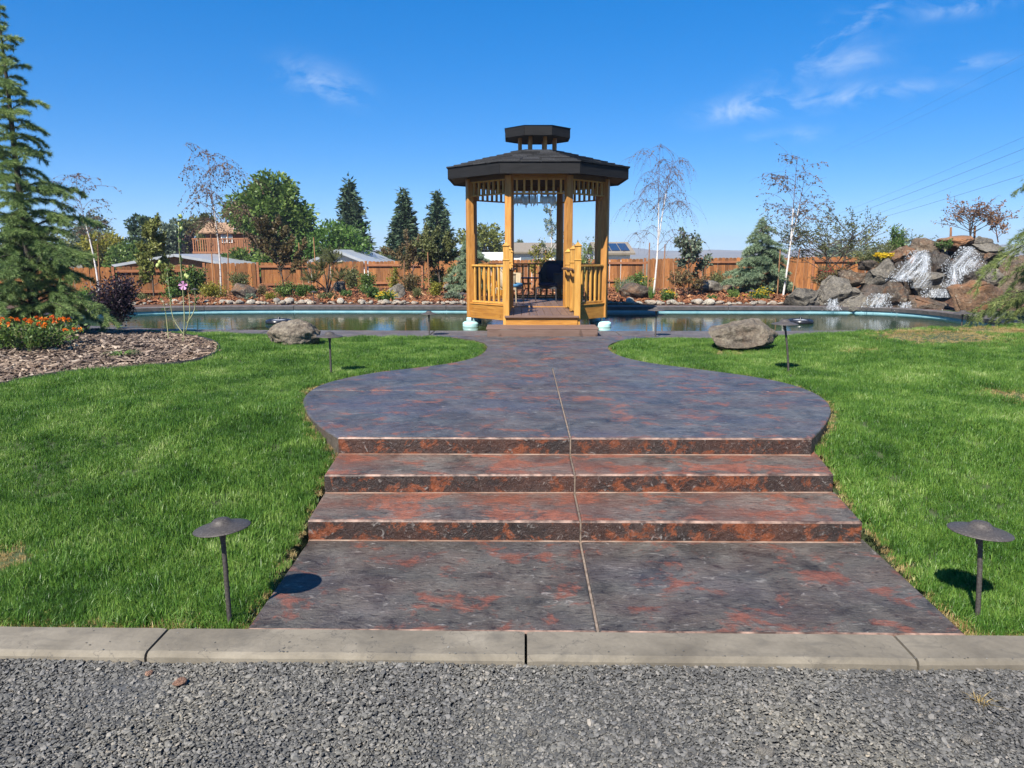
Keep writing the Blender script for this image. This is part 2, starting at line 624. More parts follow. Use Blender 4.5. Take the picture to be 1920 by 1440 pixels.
# ================================================================== THE SETTING
def stamped(name, rust_at, dark, grey, rust, stretch, gloss, warm_mix=0.75, blue_mix=0.35, wash=0.35, rscale=3.0, rstretch=(1.0, 1.3, 1.6), spec=0.3):
    """stamped, stained and sealed concrete: slate grey with rust stains, chiselled streaks across the walk"""
    m, nt, b = _nodes(name)
    v = coords(nt, (1, 1, 1), world_space=True)
    vs = coords(nt, stretch, world_space=True)
    blot = noise_node(nt, v, 3.4, 10, 0.70, 0.5)
    slate = lerp_ramp(nt, blot, [(0.30, dark), (0.50, tuple((a + c) / 2 for a, c in zip(dark, grey))), (0.70, grey)])
    blue = noise_node(nt, coords(nt, (1.1, 1.7, 1), world_space=True), 0.9, 5, 0.6)
    slate = mixc(nt, lerp_ramp(nt, blue, [(0.47, (0, 0, 0)), (0.64, (blue_mix,) * 3)]), slate, (0.050, 0.058, 0.095))
    st = noise_node(nt, vs, 13.0, 9, 0.66, 1.0)          # chisel marks
    slate = mixc(nt, lerp_ramp(nt, st, [(0.59, (0, 0, 0)), (0.68, (0.62, 0.62, 0.62))]), slate, (0.31, 0.285, 0.26))  # pale glints painted along the chisel ridges
    slate = mixc(nt, lerp_ramp(nt, st, [(0.35, (0.8, 0.8, 0.8)), (0.45, (0, 0, 0))]), slate, (0.013, 0.011, 0.012))
    rn = noise_node(nt, coords(nt, rstretch, world_space=True), rscale, 12, 0.74, 0.4)
    rf = lerp_ramp(nt, rn, [(rust_at, (0, 0, 0)), (rust_at + 0.07, (warm_mix,) * 3)])
    rcol = lerp_ramp(nt, noise_node(nt, v, 14, 8, 0.7), [(0.3, tuple(x * 0.40 for x in rust)), (0.52, rust), (0.78, tuple(min(1, x * 1.5) for x in rust))])
    col = mixc(nt, rf, slate, rcol)
    red = noise_node(nt, coords(nt, (1, 2, 1), world_space=True), 1.7, 6, 0.6)      # weak reddish wash
    col = mixc(nt, lerp_ramp(nt, red, [(0.42, (0, 0, 0)), (0.66, (wash,) * 3)]), col, tuple(x * 0.6 for x in rust))
    fine = noise_node(nt, v, 120, 4, 0.7)
    col = mixc(nt, lerp_ramp(nt, fine, [(0.60, (0, 0, 0)), (0.70, (0.55, 0.55, 0.55))]), col, (0.30, 0.27, 0.25))
    col = mixc(nt, lerp_ramp(nt, fine, [(0.33, (0.5, 0.5, 0.5)), (0.42, (0, 0, 0))]), col, (0.015, 0.013, 0.013))
    nt.links.new(col, b.inputs['Base Color'])
    rr = nt.nodes.new('ShaderNodeMapRange')
    rr.inputs['To Min'].default_value = gloss; rr.inputs['To Max'].default_value = gloss + 0.35
    nt.links.new(blot, rr.inputs['Value']); nt.links.new(rr.outputs[0], b.inputs['Roughness'])
    b.inputs['Specular IOR Level'].default_value = spec
    p = bump(nt, b, st, 1.0, 0.018)
    bump(nt, b, fine, 0.35, 0.002, p)
    return m


M_walk = stamped('stamped_landing', 0.54, (0.018, 0.019, 0.022), (0.125, 0.125, 0.122), (0.22, 0.080, 0.042), (1.0, 2.6, 3), 0.25, 0.8, 0.45, 0.18, spec=0.5)
M_slab = stamped('stamped_slab', 0.54, (0.016, 0.014, 0.014), (0.135, 0.122, 0.104), (0.19, 0.062, 0.038), (1.0, 2.0, 3), 0.38, 0.78, 0.2, 0.16)
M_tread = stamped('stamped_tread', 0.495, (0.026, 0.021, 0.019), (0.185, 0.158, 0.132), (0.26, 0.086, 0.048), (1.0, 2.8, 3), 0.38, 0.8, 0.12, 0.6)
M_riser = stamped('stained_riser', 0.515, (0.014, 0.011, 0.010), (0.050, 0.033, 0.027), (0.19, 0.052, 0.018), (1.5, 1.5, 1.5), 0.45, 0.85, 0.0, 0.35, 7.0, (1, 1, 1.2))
M_side = stamped('bare_side', 0.60, (0.03, 0.026, 0.02), (0.10, 0.085, 0.065), (0.14, 0.075, 0.04), (3, 3, 1), 0.6, 0.6, 0.0)
M_deck = stamped('pool_deck_concrete', 0.60, (0.06, 0.055, 0.055), (0.17, 0.155, 0.15), (0.18, 0.10, 0.08), (1.0, 4, 3), 0.45, 0.5, 0.2)
M_joint = mottled('joint_filler', [(0.3, (0.10, 0.07, 0.05)), (0.7, (0.25, 0.19, 0.14))], 20, 0.8)
M_worn_glint = mottled('worn_glint_edge', [(0.40, (0.05, 0.028, 0.02)), (0.66, (0.34, 0.22, 0.165))], 9, 0.5, world_space=True, vary=None)  # worn nosing tone, with the bevel's sun glint painted in
M_mortar = mottled('pale_mortar', [(0.38, (0.13, 0.055, 0.03)), (0.66, (0.27, 0.19, 0.14))], 6, 0.8, world_space=True, vary=None)


def kerb_material():
    m, nt, b = _nodes('kerb_concrete')
    v = coords(nt, (1, 1, 1), world_space=True)
    big = noise_node(nt, v, 2.2, 6, 0.6, 0.4)
    col = lerp_ramp(nt, big, [(0.3, (0.098, 0.083, 0.061)), (0.5, (0.162, 0.139, 0.103)), (0.72, (0.24, 0.208, 0.157))])
    fine = noise_node(nt, v, 45, 6, 0.7)
    col = mixc(nt, 0.5, col, lerp_ramp(nt, fine, [(0.3, (0.72, 0.72, 0.72)), (0.6, (1, 1, 1))]), 'MULTIPLY')
    stain = noise_node(nt, coords(nt, (1, 2, 1), world_space=True), 3.7, 6, 0.7, 1.0)
    col = mixc(nt, lerp_ramp(nt, stain, [(0.52, (0, 0, 0)), (0.70, (0.7, 0.7, 0.7))]), col, (0.085, 0.075, 0.06))
    vo = nt.nodes.new('ShaderNodeTexVoronoi'); vo.feature = 'DISTANCE_TO_EDGE'; vo.inputs['Scale'].default_value = 1.6
    wv = nt.nodes.new('ShaderNodeVectorMath'); wv.operation = 'ADD'
    nn = nt.nodes.new('ShaderNodeTexNoise'); nn.inputs['Scale'].default_value = 5; nn.inputs['Detail'].default_value = 6
    nt.links.new(v, nn.inputs['Vector']); nt.links.new(v, wv.inputs[0]); nt.links.new(nn.outputs['Color'], wv.inputs[1])
    nt.links.new(wv.outputs[0], vo.inputs['Vector'])
    crack = lerp_ramp(nt, vo.outputs['Distance'], [(0.0, (1, 1, 1)), (0.006, (0, 0, 0))])
    msk = lerp_ramp(nt, big, [(0.40, (0, 0, 0)), (0.47, (0.8, 0.8, 0.8))])
    col = mixc(nt, mixc(nt, 1.0, crack, msk, 'MULTIPLY'), col, (0.05, 0.045, 0.04))
    nt.links.new(col, b.inputs['Base Color'])
    b.inputs['Roughness'].default_value = 0.85
    p = bump(nt, b, fine, 0.35, 0.004)
    bump(nt, b, big, 0.4, 0.01, p)
    return m


M_kerb = kerb_material()

# ---- outlines, surveyed
TOP = 0.384
T1, T2 = 0.129, 0.257
left_px = [(634, 820), (606, 803), (585, 785), (571, 766), (568, 752), (576, 738), (600, 722), (650, 708), (720, 696), (800, 687), (860, 678),
           (895, 668), (911, 657), (913, 648), (902, 641), (872, 635), (815, 631)]
right_px = [(1250, 632), (1185, 636), (1152, 642), (1140, 650), (1147, 660), (1175, 671), (1230, 682), (1310, 692), (1400, 704), (1470, 717),
            (1520, 733), (1548, 750), (1558, 768), (1552, 787), (1538, 806), (1522, 822)]
Lw = catmull([on_level(x, y, TOP)[:2] for x, y in left_px], 4, False)
Rw = catmull([on_level(x, y, TOP)[:2] for x, y in right_px], 4, False)
back_y = 12.05
walk_poly = [tuple(p) for p in Lw] + [(Lw[-1][0], back_y), (Rw[0][0], back_y)] + [tuple(p) for p in Rw]


def quad_px(fl, fr, br, bl, z):
    return [tuple(on_level(*p, z)[:2]) for p in (fl, fr, br, bl)]


s2 = quad_px((608, 890), (1563, 889), (1528, 845), (637, 846), T2)
s1 = quad_px((577, 975), (1617, 979), (1566, 922), (609, 922), T1)
s0 = quad_px((462, 1180), (1812, 1190), (1618, 1010), (582, 1008), 0.0)
J0 = on_level(1121, 1181, 0.0)[:2]
J1 = on_level(1036, 690, TOP)[:2]
jd = (J1 - J0) / np.linalg.norm(J1 - J0)
jn = np.array([jd[1], -jd[0]])            # towards the right


def halves(poly, g=0.006):
    a = J0 - jn * g; b = J0 + jn * g
    return clip_half(poly, a[0], a[1], -jn[0], -jn[1]), clip_half(poly, b[0], b[1], jn[0], jn[1])


walkway = structure('path', 'slate grey stamped concrete walk with rust stains, rising by three steps to the pool')
cross_y = on_level(1045, 733, TOP)[1]
end_y = J1[1]
fr = clip_half(walk_poly, 0, cross_y - 0.008, 0, -1)
mid = clip_half(clip_half(walk_poly, 0, cross_y + 0.008, 0, 1), 0, end_y - 0.001, 0, -1)
rear = clip_half(walk_poly, 0, end_y + 0.001, 0, 1)
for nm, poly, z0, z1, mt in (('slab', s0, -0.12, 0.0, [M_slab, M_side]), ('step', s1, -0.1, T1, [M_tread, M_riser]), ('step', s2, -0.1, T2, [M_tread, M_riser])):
    for h in halves(poly): prism(nm, h, z0, z1, mt + [M_worn_glint], walkway, 0.012, edge=True)
for poly in (fr, mid):
    for h in halves(poly):
        o = prism('slab', h, -0.1, TOP, [M_walk, M_side, M_worn_glint], walkway, 0.012, edge=poly is fr)
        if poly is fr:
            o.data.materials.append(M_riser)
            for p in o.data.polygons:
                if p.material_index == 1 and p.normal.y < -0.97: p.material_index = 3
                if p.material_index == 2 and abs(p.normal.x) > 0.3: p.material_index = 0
prism('slab', rear, -0.1, TOP, [M_walk, M_side], walkway, 0.01)
for poly, z in ((s0, 0.0), (s1, T1), (s2, T2), (fr, TOP), (mid, TOP)):
    a = J0 - jn * 0.0055; b = J0 + jn * 0.0055
    st_ = clip_half(clip_half(poly, a[0], a[1], jn[0], jn[1]), b[0], b[1], -jn[0], -jn[1])
    if len(st_) > 2:
        st_ = [(x, y + (0.004 if y < np.mean([q[1] for q in st_]) else 0)) for x, y in st_]
        prism('joint_filler', st_, -0.09, z - 0.006, [M_joint, M_joint], walkway, 0)

for h in halves(clip_half(clip_half(walk_poly, 0, cross_y - 0.0075, 0, 1), 0, cross_y + 0.0075, 0, -1)):
    prism('joint_filler', h, -0.09, TOP - 0.007, [M_joint, M_joint], walkway, 0)
# pale mortar line at the foot of each riser
for (pa, pb), z in (((s1[0], s1[1]), 0.0), ((s2[0], s2[1]), T1), ((walk_poly[0], walk_poly[-1]), T2)):
    for h in halves([(pa[0], pa[1] - 0.011), (pb[0], pb[1] - 0.011), (pb[0], pb[1] + 0.004), (pa[0], pa[1] + 0.004)]):
        prism('mortar_line', h, z - 0.02, z + 0.005, [M_mortar, M_mortar], walkway, 0.003, 1)

# ---- kerb: cast sections with open joints
K0 = on_level(960, 1234, 0.0)[1]
K1 = min(s0[0][1], s0[1][1]) - 0.004
kerb = structure('kerb', 'weathered tan concrete kerb in long cast sections along the gravel')
kx = [on_level(288, 1210, 0)[0], on_level(986, 1210, 0)[0], on_level(1697, 1215, 0)[0]]
stepw = kx[1] - kx[0]
kx = [kx[0] - stepw * 3, kx[0] - stepw * 2, kx[0] - stepw] + kx + [kx[2] + stepw, kx[2] + 2 * stepw, kx[2] + 3 * stepw]


def kerb_section(x0, x1, i):
    n = 40
    rg = random.Random(i)
    bm = bmesh.new()
    prof = [(K1, -0.16), (K1, 0.002), (K1 - 0.006, 0.008), (K0 + 0.022, 0.006), (K0 + 0.008, 0.0), (K0, -0.014), (K0 - 0.004, -0.16)]
    rings = []
    for k in range(n + 1):
        x = x0 + (x1 - x0) * k / n
        ring = []
        for (y, z) in prof:
            w = noise.noise(Vector((x * 2.3, y * 3, i * 7.7))) * 0.006
            e = 0.004 * (1 if k in (0, n) else 0)
            ring.append(bm.verts.new((x, y + (w if y < (K0 + K1) / 2 else 0), z + w * 0.4 - e)))
        rings.append(ring)
    for a, b in zip(rings[:-1], rings[1:]):
        for q in range(len(prof) - 1): bm.faces.new((a[q], b[q], b[q + 1], a[q + 1]))
    bm.faces.new(rings[0]); bm.faces.new(rings[-1])
    bmesh.ops.recalc_face_normals(bm, faces=bm.faces[:])
    me = bpy.data.meshes.new('kerb_section'); bm.to_mesh(me); bm.free()
    new_obj('kerb_section', me, M_kerb, kerb)


for i, (a, b) in enumerate(zip(kx[:-1], kx[1:])): kerb_section(a + 0.006, b - 0.006, i)

# ---- pool, deck round it
pool_pts = [(-4.5, 12.95), (0, 12.9), (4.5, 12.98), (7.0, 13.3), (8.7, 13.9), (9.5, 14.9), (9.65, 16.2), (9.6, 17.5), (9.1, 18.5), (8.0, 18.95), (5.2, 19.0),
            (0, 19.0), (-6, 19.0), (-9.0, 18.5), (-10.5, 17.2), (-10.4, 15.4), (-8.6, 13.9), (-6.5, 13.15)]
pool = catmull(pool_pts, 6)
pn = np.roll(pool, -1, 0) - np.roll(pool, 1, 0)
pn = unit(np.stack([pn[:, 1], -pn[:, 0]], 1))            # outward
width = 0.36 + 0.66 * smooth((-pn[:, 1] + 0.15) / 0.9)
deck_out = pool + pn * width[:, None]
WATER_Z = 0.222
M_liner = mottled('pool_liner', [(0.3, (0.15, 0.34, 0.40)), (0.7, (0.28, 0.49, 0.54))], 3, 0.5, bump_s=0.1)
M_coping = mottled('coping_edge', [(0.3, (0.03, 0.028, 0.028)), (0.7, (0.075, 0.068, 0.065))], 9, 0.7)
deck = structure('pool_deck', 'grey brown concrete deck with cut joints around the pool')
per = 4
npool = len(pool)
for s in range(0, npool, per):
    ids = [(s + k) % npool for k in range(per + 1)]
    inner = [pool[i] for i in ids]; outer = [deck_out[i] for i in ids]
    g = 0.006
    inner[0] = inner[0] + unit(inner[1] - inner[0]) * g; outer[0] = outer[0] + unit(outer[1] - outer[0]) * g
    inner[-1] = inner[-1] + unit(inner[-2] - inner[-1]) * g; outer[-1] = outer[-1] + unit(outer[-2] - outer[-1]) * g
    poly = [tuple(p) for p in inner] + [tuple(p) for p in outer[::-1]]
    prism('deck_slab', poly, 0.285, 0.38, [M_deck, M_coping], deck, 0.012)
# the shell below the slabs
V, F = [], []
for i in range(npool):
    q = pool[i] + pn[i] * 0.03
    V += [(q[0], q[1], 0.284), (q[0], q[1], -1.2)]
for i in range(npool):
    j = (i + 1) % npool
    F.append((2 * i, 2 * j, 2 * j + 1, 2 * i + 1))
shell = new_obj('pool_wall', mesh_np('pool_wall', V, F, smooth_shade=True), M_liner)
shell['kind'] = 'structure'


def water_material():
    m, nt, b = _nodes('pool_water')
    v = coords(nt, (0.7, 3.0, 1), world_space=True)
    col = lerp_ramp(nt, noise_node(nt, coords(nt, (0.15, 0.15, 1), world_space=True), 1.0, 2), [(0.35, (0.034, 0.042, 0.010)), (0.65, (0.018, 0.050, 0.032))])
    nt.links.new(col, b.inputs['Base Color'])
    b.inputs['Roughness'].default_value = 0.015
    b.inputs['IOR'].default_value = 1.333
    b.inputs['Specular IOR Level'].default_value = 0.3
    w1 = noise_node(nt, v, 1.7, 3, 0.5, 0.4)
    p = bump(nt, b, w1, 0.05, 0.05)
    w2 = noise_node(nt, v, 6.5, 3, 0.5, 0.5)
    bump(nt, b, w2, 0.07, 0.014, p)
    return m


bm = bmesh.new()
f = bm.faces.new([bm.verts.new((p[0], p[1], WATER_Z)) for p in pool + pn * 0.028])
bmesh.ops.triangulate(bm, faces=[f])
bmesh.ops.recalc_face_normals(bm, faces=bm.faces[:])
me = bpy.data.meshes.new('pool_water'); bm.to_mesh(me); bm.free()
if me.polygons[0].normal.z < 0: me.flip_normals()
o = new_obj('pool_water', me, water_material()); o['kind'] = 'structure'; o['label'] = 'dark green rippled water of the freeform pool'

# ---- mulch island on the left
bed_px = [(-160, 742), (0, 719), (110, 702), (250, 691), (345, 682), (398, 669), (411, 657), (396, 644), (345, 633), (270, 625), (190, 618), (60, 612)]
bed_w = [on_level(x, y, 0.43)[:2] for x, y in bed_px] + [np.array((-11.0, 12.0)), np.array((-11.0, 8.0))]
bed = catmull(bed_w, 5)


def vnoise(x, y, s, seed=0):
    """cheap smooth noise, vectorised"""
    rg = np.random.default_rng(seed)
    r = np.zeros(np.shape(x))
    for k in range(6):
        a = rg.uniform(0, 6.28); f = s * rg.uniform(0.6, 1.7)
        r = r + np.sin((np.asarray(x) * math.cos(a) + np.asarray(y) * math.sin(a)) * f + rg.uniform(0, 6.28))
    return r / 6


def terrain(x, y):
    x = np.asarray(x, float); y = np.asarray(y, float)
    z = -0.03 + 0.385 * smooth((y - 3.3) / 3.0)
    z = z + 0.16 * smooth((x - 2.9) / 4.5) * smooth((y - 4.6) / 4.0) * (1 - smooth((y - 14) / 3))
    z = z + 0.05 * smooth((-x - 2.5) / 3) * smooth((y - 5) / 3) * (1 - smooth((y - 14) / 3))
    z = z + 0.17 * np.exp(-(((x + 6.8) / 2.6) ** 2 + ((y - 9.6) / 1.5) ** 2))
    z = z + 0.015 * vnoise(x, y, 1.8, 3)
    # pulled up to the deck's edge
    far = smooth((y - 18.6) / 0.6)
    z = z * (1 - far) + (0.385 + 0.03 * vnoise(x, y, 1.6, 4) + 0.05 * smooth((y - 20) / 4)) * far
    # the ground falls away behind the beds
    z = z - 0.85 * smooth((y - 26.3) / 3.0)
    z = z - 0.30 * smooth((-x - 9.5) / 2.0) * smooth((y - 20.5) / 3)
    # mound behind the waterfall
    z = z + 1.5 * np.exp(-(((x - 11.9) / 1.9) ** 2 + ((y - 21.0) / 1.3) ** 2)) * smooth((y - 19.0) / 1.0)
    return z


def ter(x, y): return float(terrain(x, y))


deck_ring_in, deck_ring_out = pool, deck_out
M_soil = mottled('lawn_soil', [(0.3, (0.020, 0.032, 0.010)), (0.7, (0.055, 0.075, 0.022))], 5, 0.95, world_space=True, vary=None)
M_bedsoil = mottled('bed_soil', [(0.3, (0.035, 0.018, 0.010)), (0.7, (0.13, 0.062, 0.034))], 14, 0.95, world_space=True, vary=None)
M_darkbed = mottled('island_soil', [(0.3, (0.022, 0.015, 0.012)), (0.7, (0.075, 0.05, 0.04))], 14, 0.95, world_space=True, vary=None)
M_dry = mottled('dry_land', [(0.3, (0.10, 0.085, 0.05)), (0.7, (0.22, 0.18, 0.10))], 0.05, 0.95, world_space=True, vary=None)

# height field, cut into lawn, island and far beds
gx = np.arange(-24, 26.01, 0.125); gy = np.arange(K1 + 0.002, 34, 0.125)
X, Y = np.meshgrid(gx, gy)
Z = terrain(X, Y)
nx_, ny_ = len(gx), len(gy)
vid = np.arange(nx_ * ny_).reshape(ny_, nx_)
quads = np.stack([vid[:-1, :-1], vid[:-1, 1:], vid[1:, 1:], vid[1:, :-1]], -1).reshape(-1, 4)
cx_ = (X[:-1, :-1] + X[1:, 1:]).ravel() / 2; cy_ = (Y[:-1, :-1] + Y[1:, 1:]).ravel() / 2
in_pool = inside(pool + pn * 0.15, cx_, cy_)
in_walk = inside(walk_poly, cx_, cy_) & (dist_to_line(walk_poly, cx_, cy_) > 0.2)
in_bed = inside(bed, cx_, cy_)
far_bed = (cy_ > 18.2) & ~in_pool
low = np.zeros(len(quads), bool)
for poly in (s0, s1, s2):
    low |= inside(poly, cx_, cy_) & (dist_to_line(poly, cx_, cy_) > 0.15)
Zs = Z.copy()
# the soil stays below the walk and its steps
for poly, z in ((s0, -0.02), (s1, T1 - 0.02), (s2, T2 - 0.02)):
    ins = inside(poly, X, Y) | (dist_to_line(poly, X, Y) < 0.13)
    Zs = np.where(ins, np.minimum(Zs, z - 0.06), Zs)
ins = inside(walk_poly, X, Y) | (dist_to_line(walk_poly, X, Y) < 0.10)
Zs = np.where(ins, np.minimum(Zs, TOP - 0.09), Zs)
ins = inside(deck_out, X, Y) | (dist_to_line(deck_out, X, Y) < 0.12)
Zs = np.where(ins, np.minimum(Zs, 0.30), Zs)
for nm, mask, mt, lab in (('lawn', ~in_pool & ~in_walk & ~low & ~in_bed & ~far_bed, M_soil, 'ground of the green lawn on both sides of the walk'),
                          ('mulch_island', in_bed & ~in_pool, M_darkbed, 'mounded planting island at the edge of the lawn'),
                          ('far_bed', far_bed, M_bedsoil, 'planting bed across the pool in front of the fence')):
    q = quads[mask]
    used, inv = np.unique(q, return_inverse=True)
    V = np.stack([X.ravel()[used], Y.ravel()[used], Zs.ravel()[used]], 1)
    o = new_obj(nm, mesh_np(nm, V, inv.reshape(-1, 4), smooth_shade=True), mt)
    o['kind'] = 'structure'; o['label'] = lab

# land to the horizon
V, F = [(0, 0, -0.75)], []
for r in (30, 80, 250, 700, 1200, 1700):
    for k in range(48):
        a = 2 * math.pi * k / 48
        V.append((r * math.cos(a), r * math.sin(a), -0.75 - (0.0 if r < 100 else 1.0 if r < 300 else 3.0)))
for k in range(48): F.append((0, 1 + k, 1 + (k + 1) % 48, 0))
V2 = V[1:]
Fq = []
for ring in range(5):
    for k in range(48):
        a, b = ring * 48 + k, ring * 48 + (k + 1) % 48
        Fq.append((a, a + 48, b + 48, b))
bm = bmesh.new()
vv = [bm.verts.new(p) for p in V]
for k in range(48): bm.faces.new((vv[0], vv[1 + k], vv[1 + (k + 1) % 48]))
for a, b, c, d in Fq: bm.faces.new((vv[a + 1], vv[b + 1], vv[c + 1], vv[d + 1]))
me = bpy.data.meshes.new('ground'); bm.to_mesh(me); bm.free()
o = new_obj('ground', me, M_dry); o['kind'] = 'structure'

# far hills along the horizon
M_hill = mottled('hill_grass', [(0.3, (0.10, 0.085, 0.065)), (0.7, (0.20, 0.165, 0.115))], 0.01, 0.95, world_space=True, vary=None, bump_s=0)


def hills():
    V, F = [], []
    n = 160
    for k in range(n + 1):
        a = R(35) + R(110) * k / n
        c, s = math.cos(a), math.sin(a)
        h = 10 + 9 * noise.noise(Vector((k * 0.11, 1.3, 0))) + 5 * noise.noise(Vector((k * 0.37, 5.3, 0))) + 7 * smooth((70 - k) / 60)
        h = float(h)
        for r, z in ((1100, -6), (1270, h * 0.55), (1450, h), (1640, h * 0.7)):
            V.append((r * c, r * s, z + (noise.noise(Vector((k * 0.3, r, 0))) * 1.5 if z > 0 else 0)))
    for k in range(n):
        for q in range(3): F.append((k * 4 + q, (k + 1) * 4 + q, (k + 1) * 4 + q + 1, k * 4 + q + 1))
    o = new_obj('hills', mesh_np('hills', V, F, smooth_shade=True), M_hill)
    o['kind'] = 'structure'; o['label'] = 'low dry hills along the horizon'


hills()

# gravel drive: base sheet
M_gravelbase = mottled('gravel_base', [(0.3, (0.03, 0.031, 0.032)), (0.7, (0.11, 0.112, 0.112))], 60, 0.95, world_space=True, vary=None, bump_s=0.8, bump_d=0.01)
bm = bmesh.new()
bmesh.ops.create_grid(bm, x_segments=80, y_segments=60, size=1)
GRAVEL_Z = -0.050
for v in bm.verts:
    v.co = Vector((v.co.x * 14, -8.5 + (v.co.y + 1) / 2 * (K0 + 0.05 + 8.5), GRAVEL_Z + 0.006 * noise.noise(Vector((v.co.x * 20, v.co.y * 12, 0)))))
me = bpy.data.meshes.new('gravel_drive'); bm.to_mesh(me); bm.free()
o = new_obj('gravel_drive', me, M_gravelbase); o['kind'] = 'structure'; o['label'] = 'crushed slate grey gravel drive in front of the kerb'

# the air between here and the hills
M_haze = bpy.data.materials.new('haze_air'); M_haze.use_nodes = True
_nt = M_haze.node_tree; _nt.nodes.clear()
_o = _nt.nodes.new('ShaderNodeOutputMaterial'); _v = _nt.nodes.new('ShaderNodeVolumePrincipled')
_v.inputs['Color'].default_value = (0.66, 0.80, 1.0, 1); _v.inputs['Density'].default_value = 0.0005; _v.inputs['Anisotropy'].default_value = 0.1
_nt.links.new(_v.outputs[0], _o.inputs['Volume'])
haze = new_obj('haze', box_mesh(3700, 3700, 46, 0, M_haze), None, None, (0, 0, 16))
haze['kind'] = 'stuff'


# ================================================================== GAZEBO
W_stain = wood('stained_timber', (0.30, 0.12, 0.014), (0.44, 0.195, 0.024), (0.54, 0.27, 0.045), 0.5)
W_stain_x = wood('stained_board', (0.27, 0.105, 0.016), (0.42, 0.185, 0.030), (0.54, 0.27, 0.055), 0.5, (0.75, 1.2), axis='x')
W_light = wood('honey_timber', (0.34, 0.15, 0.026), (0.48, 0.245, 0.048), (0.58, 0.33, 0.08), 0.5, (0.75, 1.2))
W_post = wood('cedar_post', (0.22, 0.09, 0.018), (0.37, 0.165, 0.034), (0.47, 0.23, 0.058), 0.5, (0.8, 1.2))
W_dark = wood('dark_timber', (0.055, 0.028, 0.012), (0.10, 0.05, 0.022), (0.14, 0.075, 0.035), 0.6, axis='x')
M_fascia = mottled('black_fascia', [(0.3, (0.006, 0.006, 0.0065)), (0.7, (0.017, 0.0165, 0.017))], 6, 0.75, stretch=(0.6, 0.6, 8), bump_s=0.3, spec=0.2)
M_soffit = mottled('dark_soffit', [(0.3, (0.012, 0.010, 0.009)), (0.7, (0.03, 0.026, 0.024))], 6, 0.7)
M_shingle = mottled('asphalt_shingle', [(0.3, (0.011, 0.011, 0.012)), (0.5, (0.028, 0.028, 0.030)), (0.72, (0.055, 0.055, 0.057))], 70, 0.9, bump_s=0.6, bump_d=0.006, vary=(0.45, 1.7))
M_composite = wood('brown_composite', (0.105, 0.062, 0.045), (0.135, 0.083, 0.062), (0.165, 0.105, 0.08), 0.55, axis='x')
M_compboard = wood('composite_board', (0.115, 0.07, 0.052), (0.145, 0.092, 0.07), (0.18, 0.118, 0.09), 0.5, axis='y')
M_cyan = mottled('pale_blue_plastic', [(0.3, (0.36, 0.62, 0.62)), (0.7, (0.50, 0.74, 0.72))], 5, 0.4, bump_s=0.05)
M_iron = mottled('dark_bronze', [(0.35, (0.050, 0.042, 0.037)), (0.62, (0.095, 0.082, 0.072)), (0.72, (0.20, 0.185, 0.17))], 120, 0.55, bump_s=0.2, bump_d=0.002, metallic=0.3)
M_steel = plain('grey_steel', (0.3, 0.3, 0.31), 0.4, 0.6)
M_glass_rod = plain('pale_glass', (0.55, 0.62, 0.58), 0.12)

gc = at_depth(1006, 500, 16.0)
gaz = thing('gazebo', 'octagonal honey stained timber gazebo with black shingled roof and cupola, standing in the pool', 'gazebo', (gc[0], 16.0, 0.0), R(0.7))
FLOOR = 0.69


def octv(rad, k):
    a = R(-90 + 22.5 + 45 * k)
    return Vector((rad * math.cos(a), rad * math.sin(a), 0))


RP, RR = 1.50, 1.96
for k in range(8):
    p = octv(RP, k)
    a = R(-90 + 22.5 + 45 * k)
    box('post', gaz, (p.x, p.y, (0.40 + 3.20) / 2), (0.135, 0.135, 2.80), W_post, a, bev=0.01)
for k in range(8):                                     # face between vertex k-1 and k ; k=0 is the front
    a, b = octv(RP, k - 1), octv(RP, k)
    m = (a + b) / 2; d = (b - a).normalized(); n = Vector((m.x, m.y, 0)).normalized()
    L = (b - a).length
    rz = math.atan2(d.y, d.x)
    clear = L - 0.16
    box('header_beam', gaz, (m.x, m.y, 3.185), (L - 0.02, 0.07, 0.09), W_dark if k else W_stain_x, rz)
    box('frieze_rail', gaz, (m.x, m.y, 3.125), (clear, 0.045, 0.026), W_light, rz)
    box('frieze_rail', gaz, (m.x, m.y, 2.862), (clear, 0.055, 0.028), W_light, rz)
    nb = 7
    for i in range(nb):
        q = m + d * (clear * ((i + 0.5) / nb - 0.5))
        box('frieze_baluster', gaz, (q.x, q.y, 2.994), (0.042, 0.042, 0.236), W_light, rz, bev=0.003)
    box('skirt_board', gaz, (m.x + n.x * 0.03, m.y + n.y * 0.03, 0.545), (L + 0.05, 0.045, 0.285), W_stain_x, rz)
    if k == 0: continue
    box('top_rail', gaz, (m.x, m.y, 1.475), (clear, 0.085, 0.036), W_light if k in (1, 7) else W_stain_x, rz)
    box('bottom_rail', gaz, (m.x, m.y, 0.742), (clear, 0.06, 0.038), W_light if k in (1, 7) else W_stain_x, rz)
    box('sill_board', gaz, (m.x + n.x * 0.02, m.y + n.y * 0.02, 0.702), (L - 0.1, 0.10, 0.026), W_stain_x, rz)
    nb = 7
    for i in range(nb):
        q = m + d * (clear * ((i + 0.5) / nb - 0.5))
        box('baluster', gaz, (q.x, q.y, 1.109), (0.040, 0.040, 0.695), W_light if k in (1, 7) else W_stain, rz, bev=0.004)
# floor boards inside the octagon
octo = [tuple(octv(RP + 0.02, k)[:2]) for k in range(8)]
bw = 0.142
for i in range(-11, 11):
    strip = clip_half(clip_half(octo, i * bw + 0.003, 0, 1, 0), (i + 1) * bw - 0.003, 0, -1, 0)
    if len(strip) > 2: prism('floor_board', strip, FLOOR - 0.03, FLOOR, [M_compboard, M_compboard], gaz, 0.003, 1)
prism('floor_frame', [tuple(octv(RP - 0.02, k)[:2]) for k in range(8)], 0.46, FLOOR - 0.034, [M_soffit, M_soffit], gaz, 0)
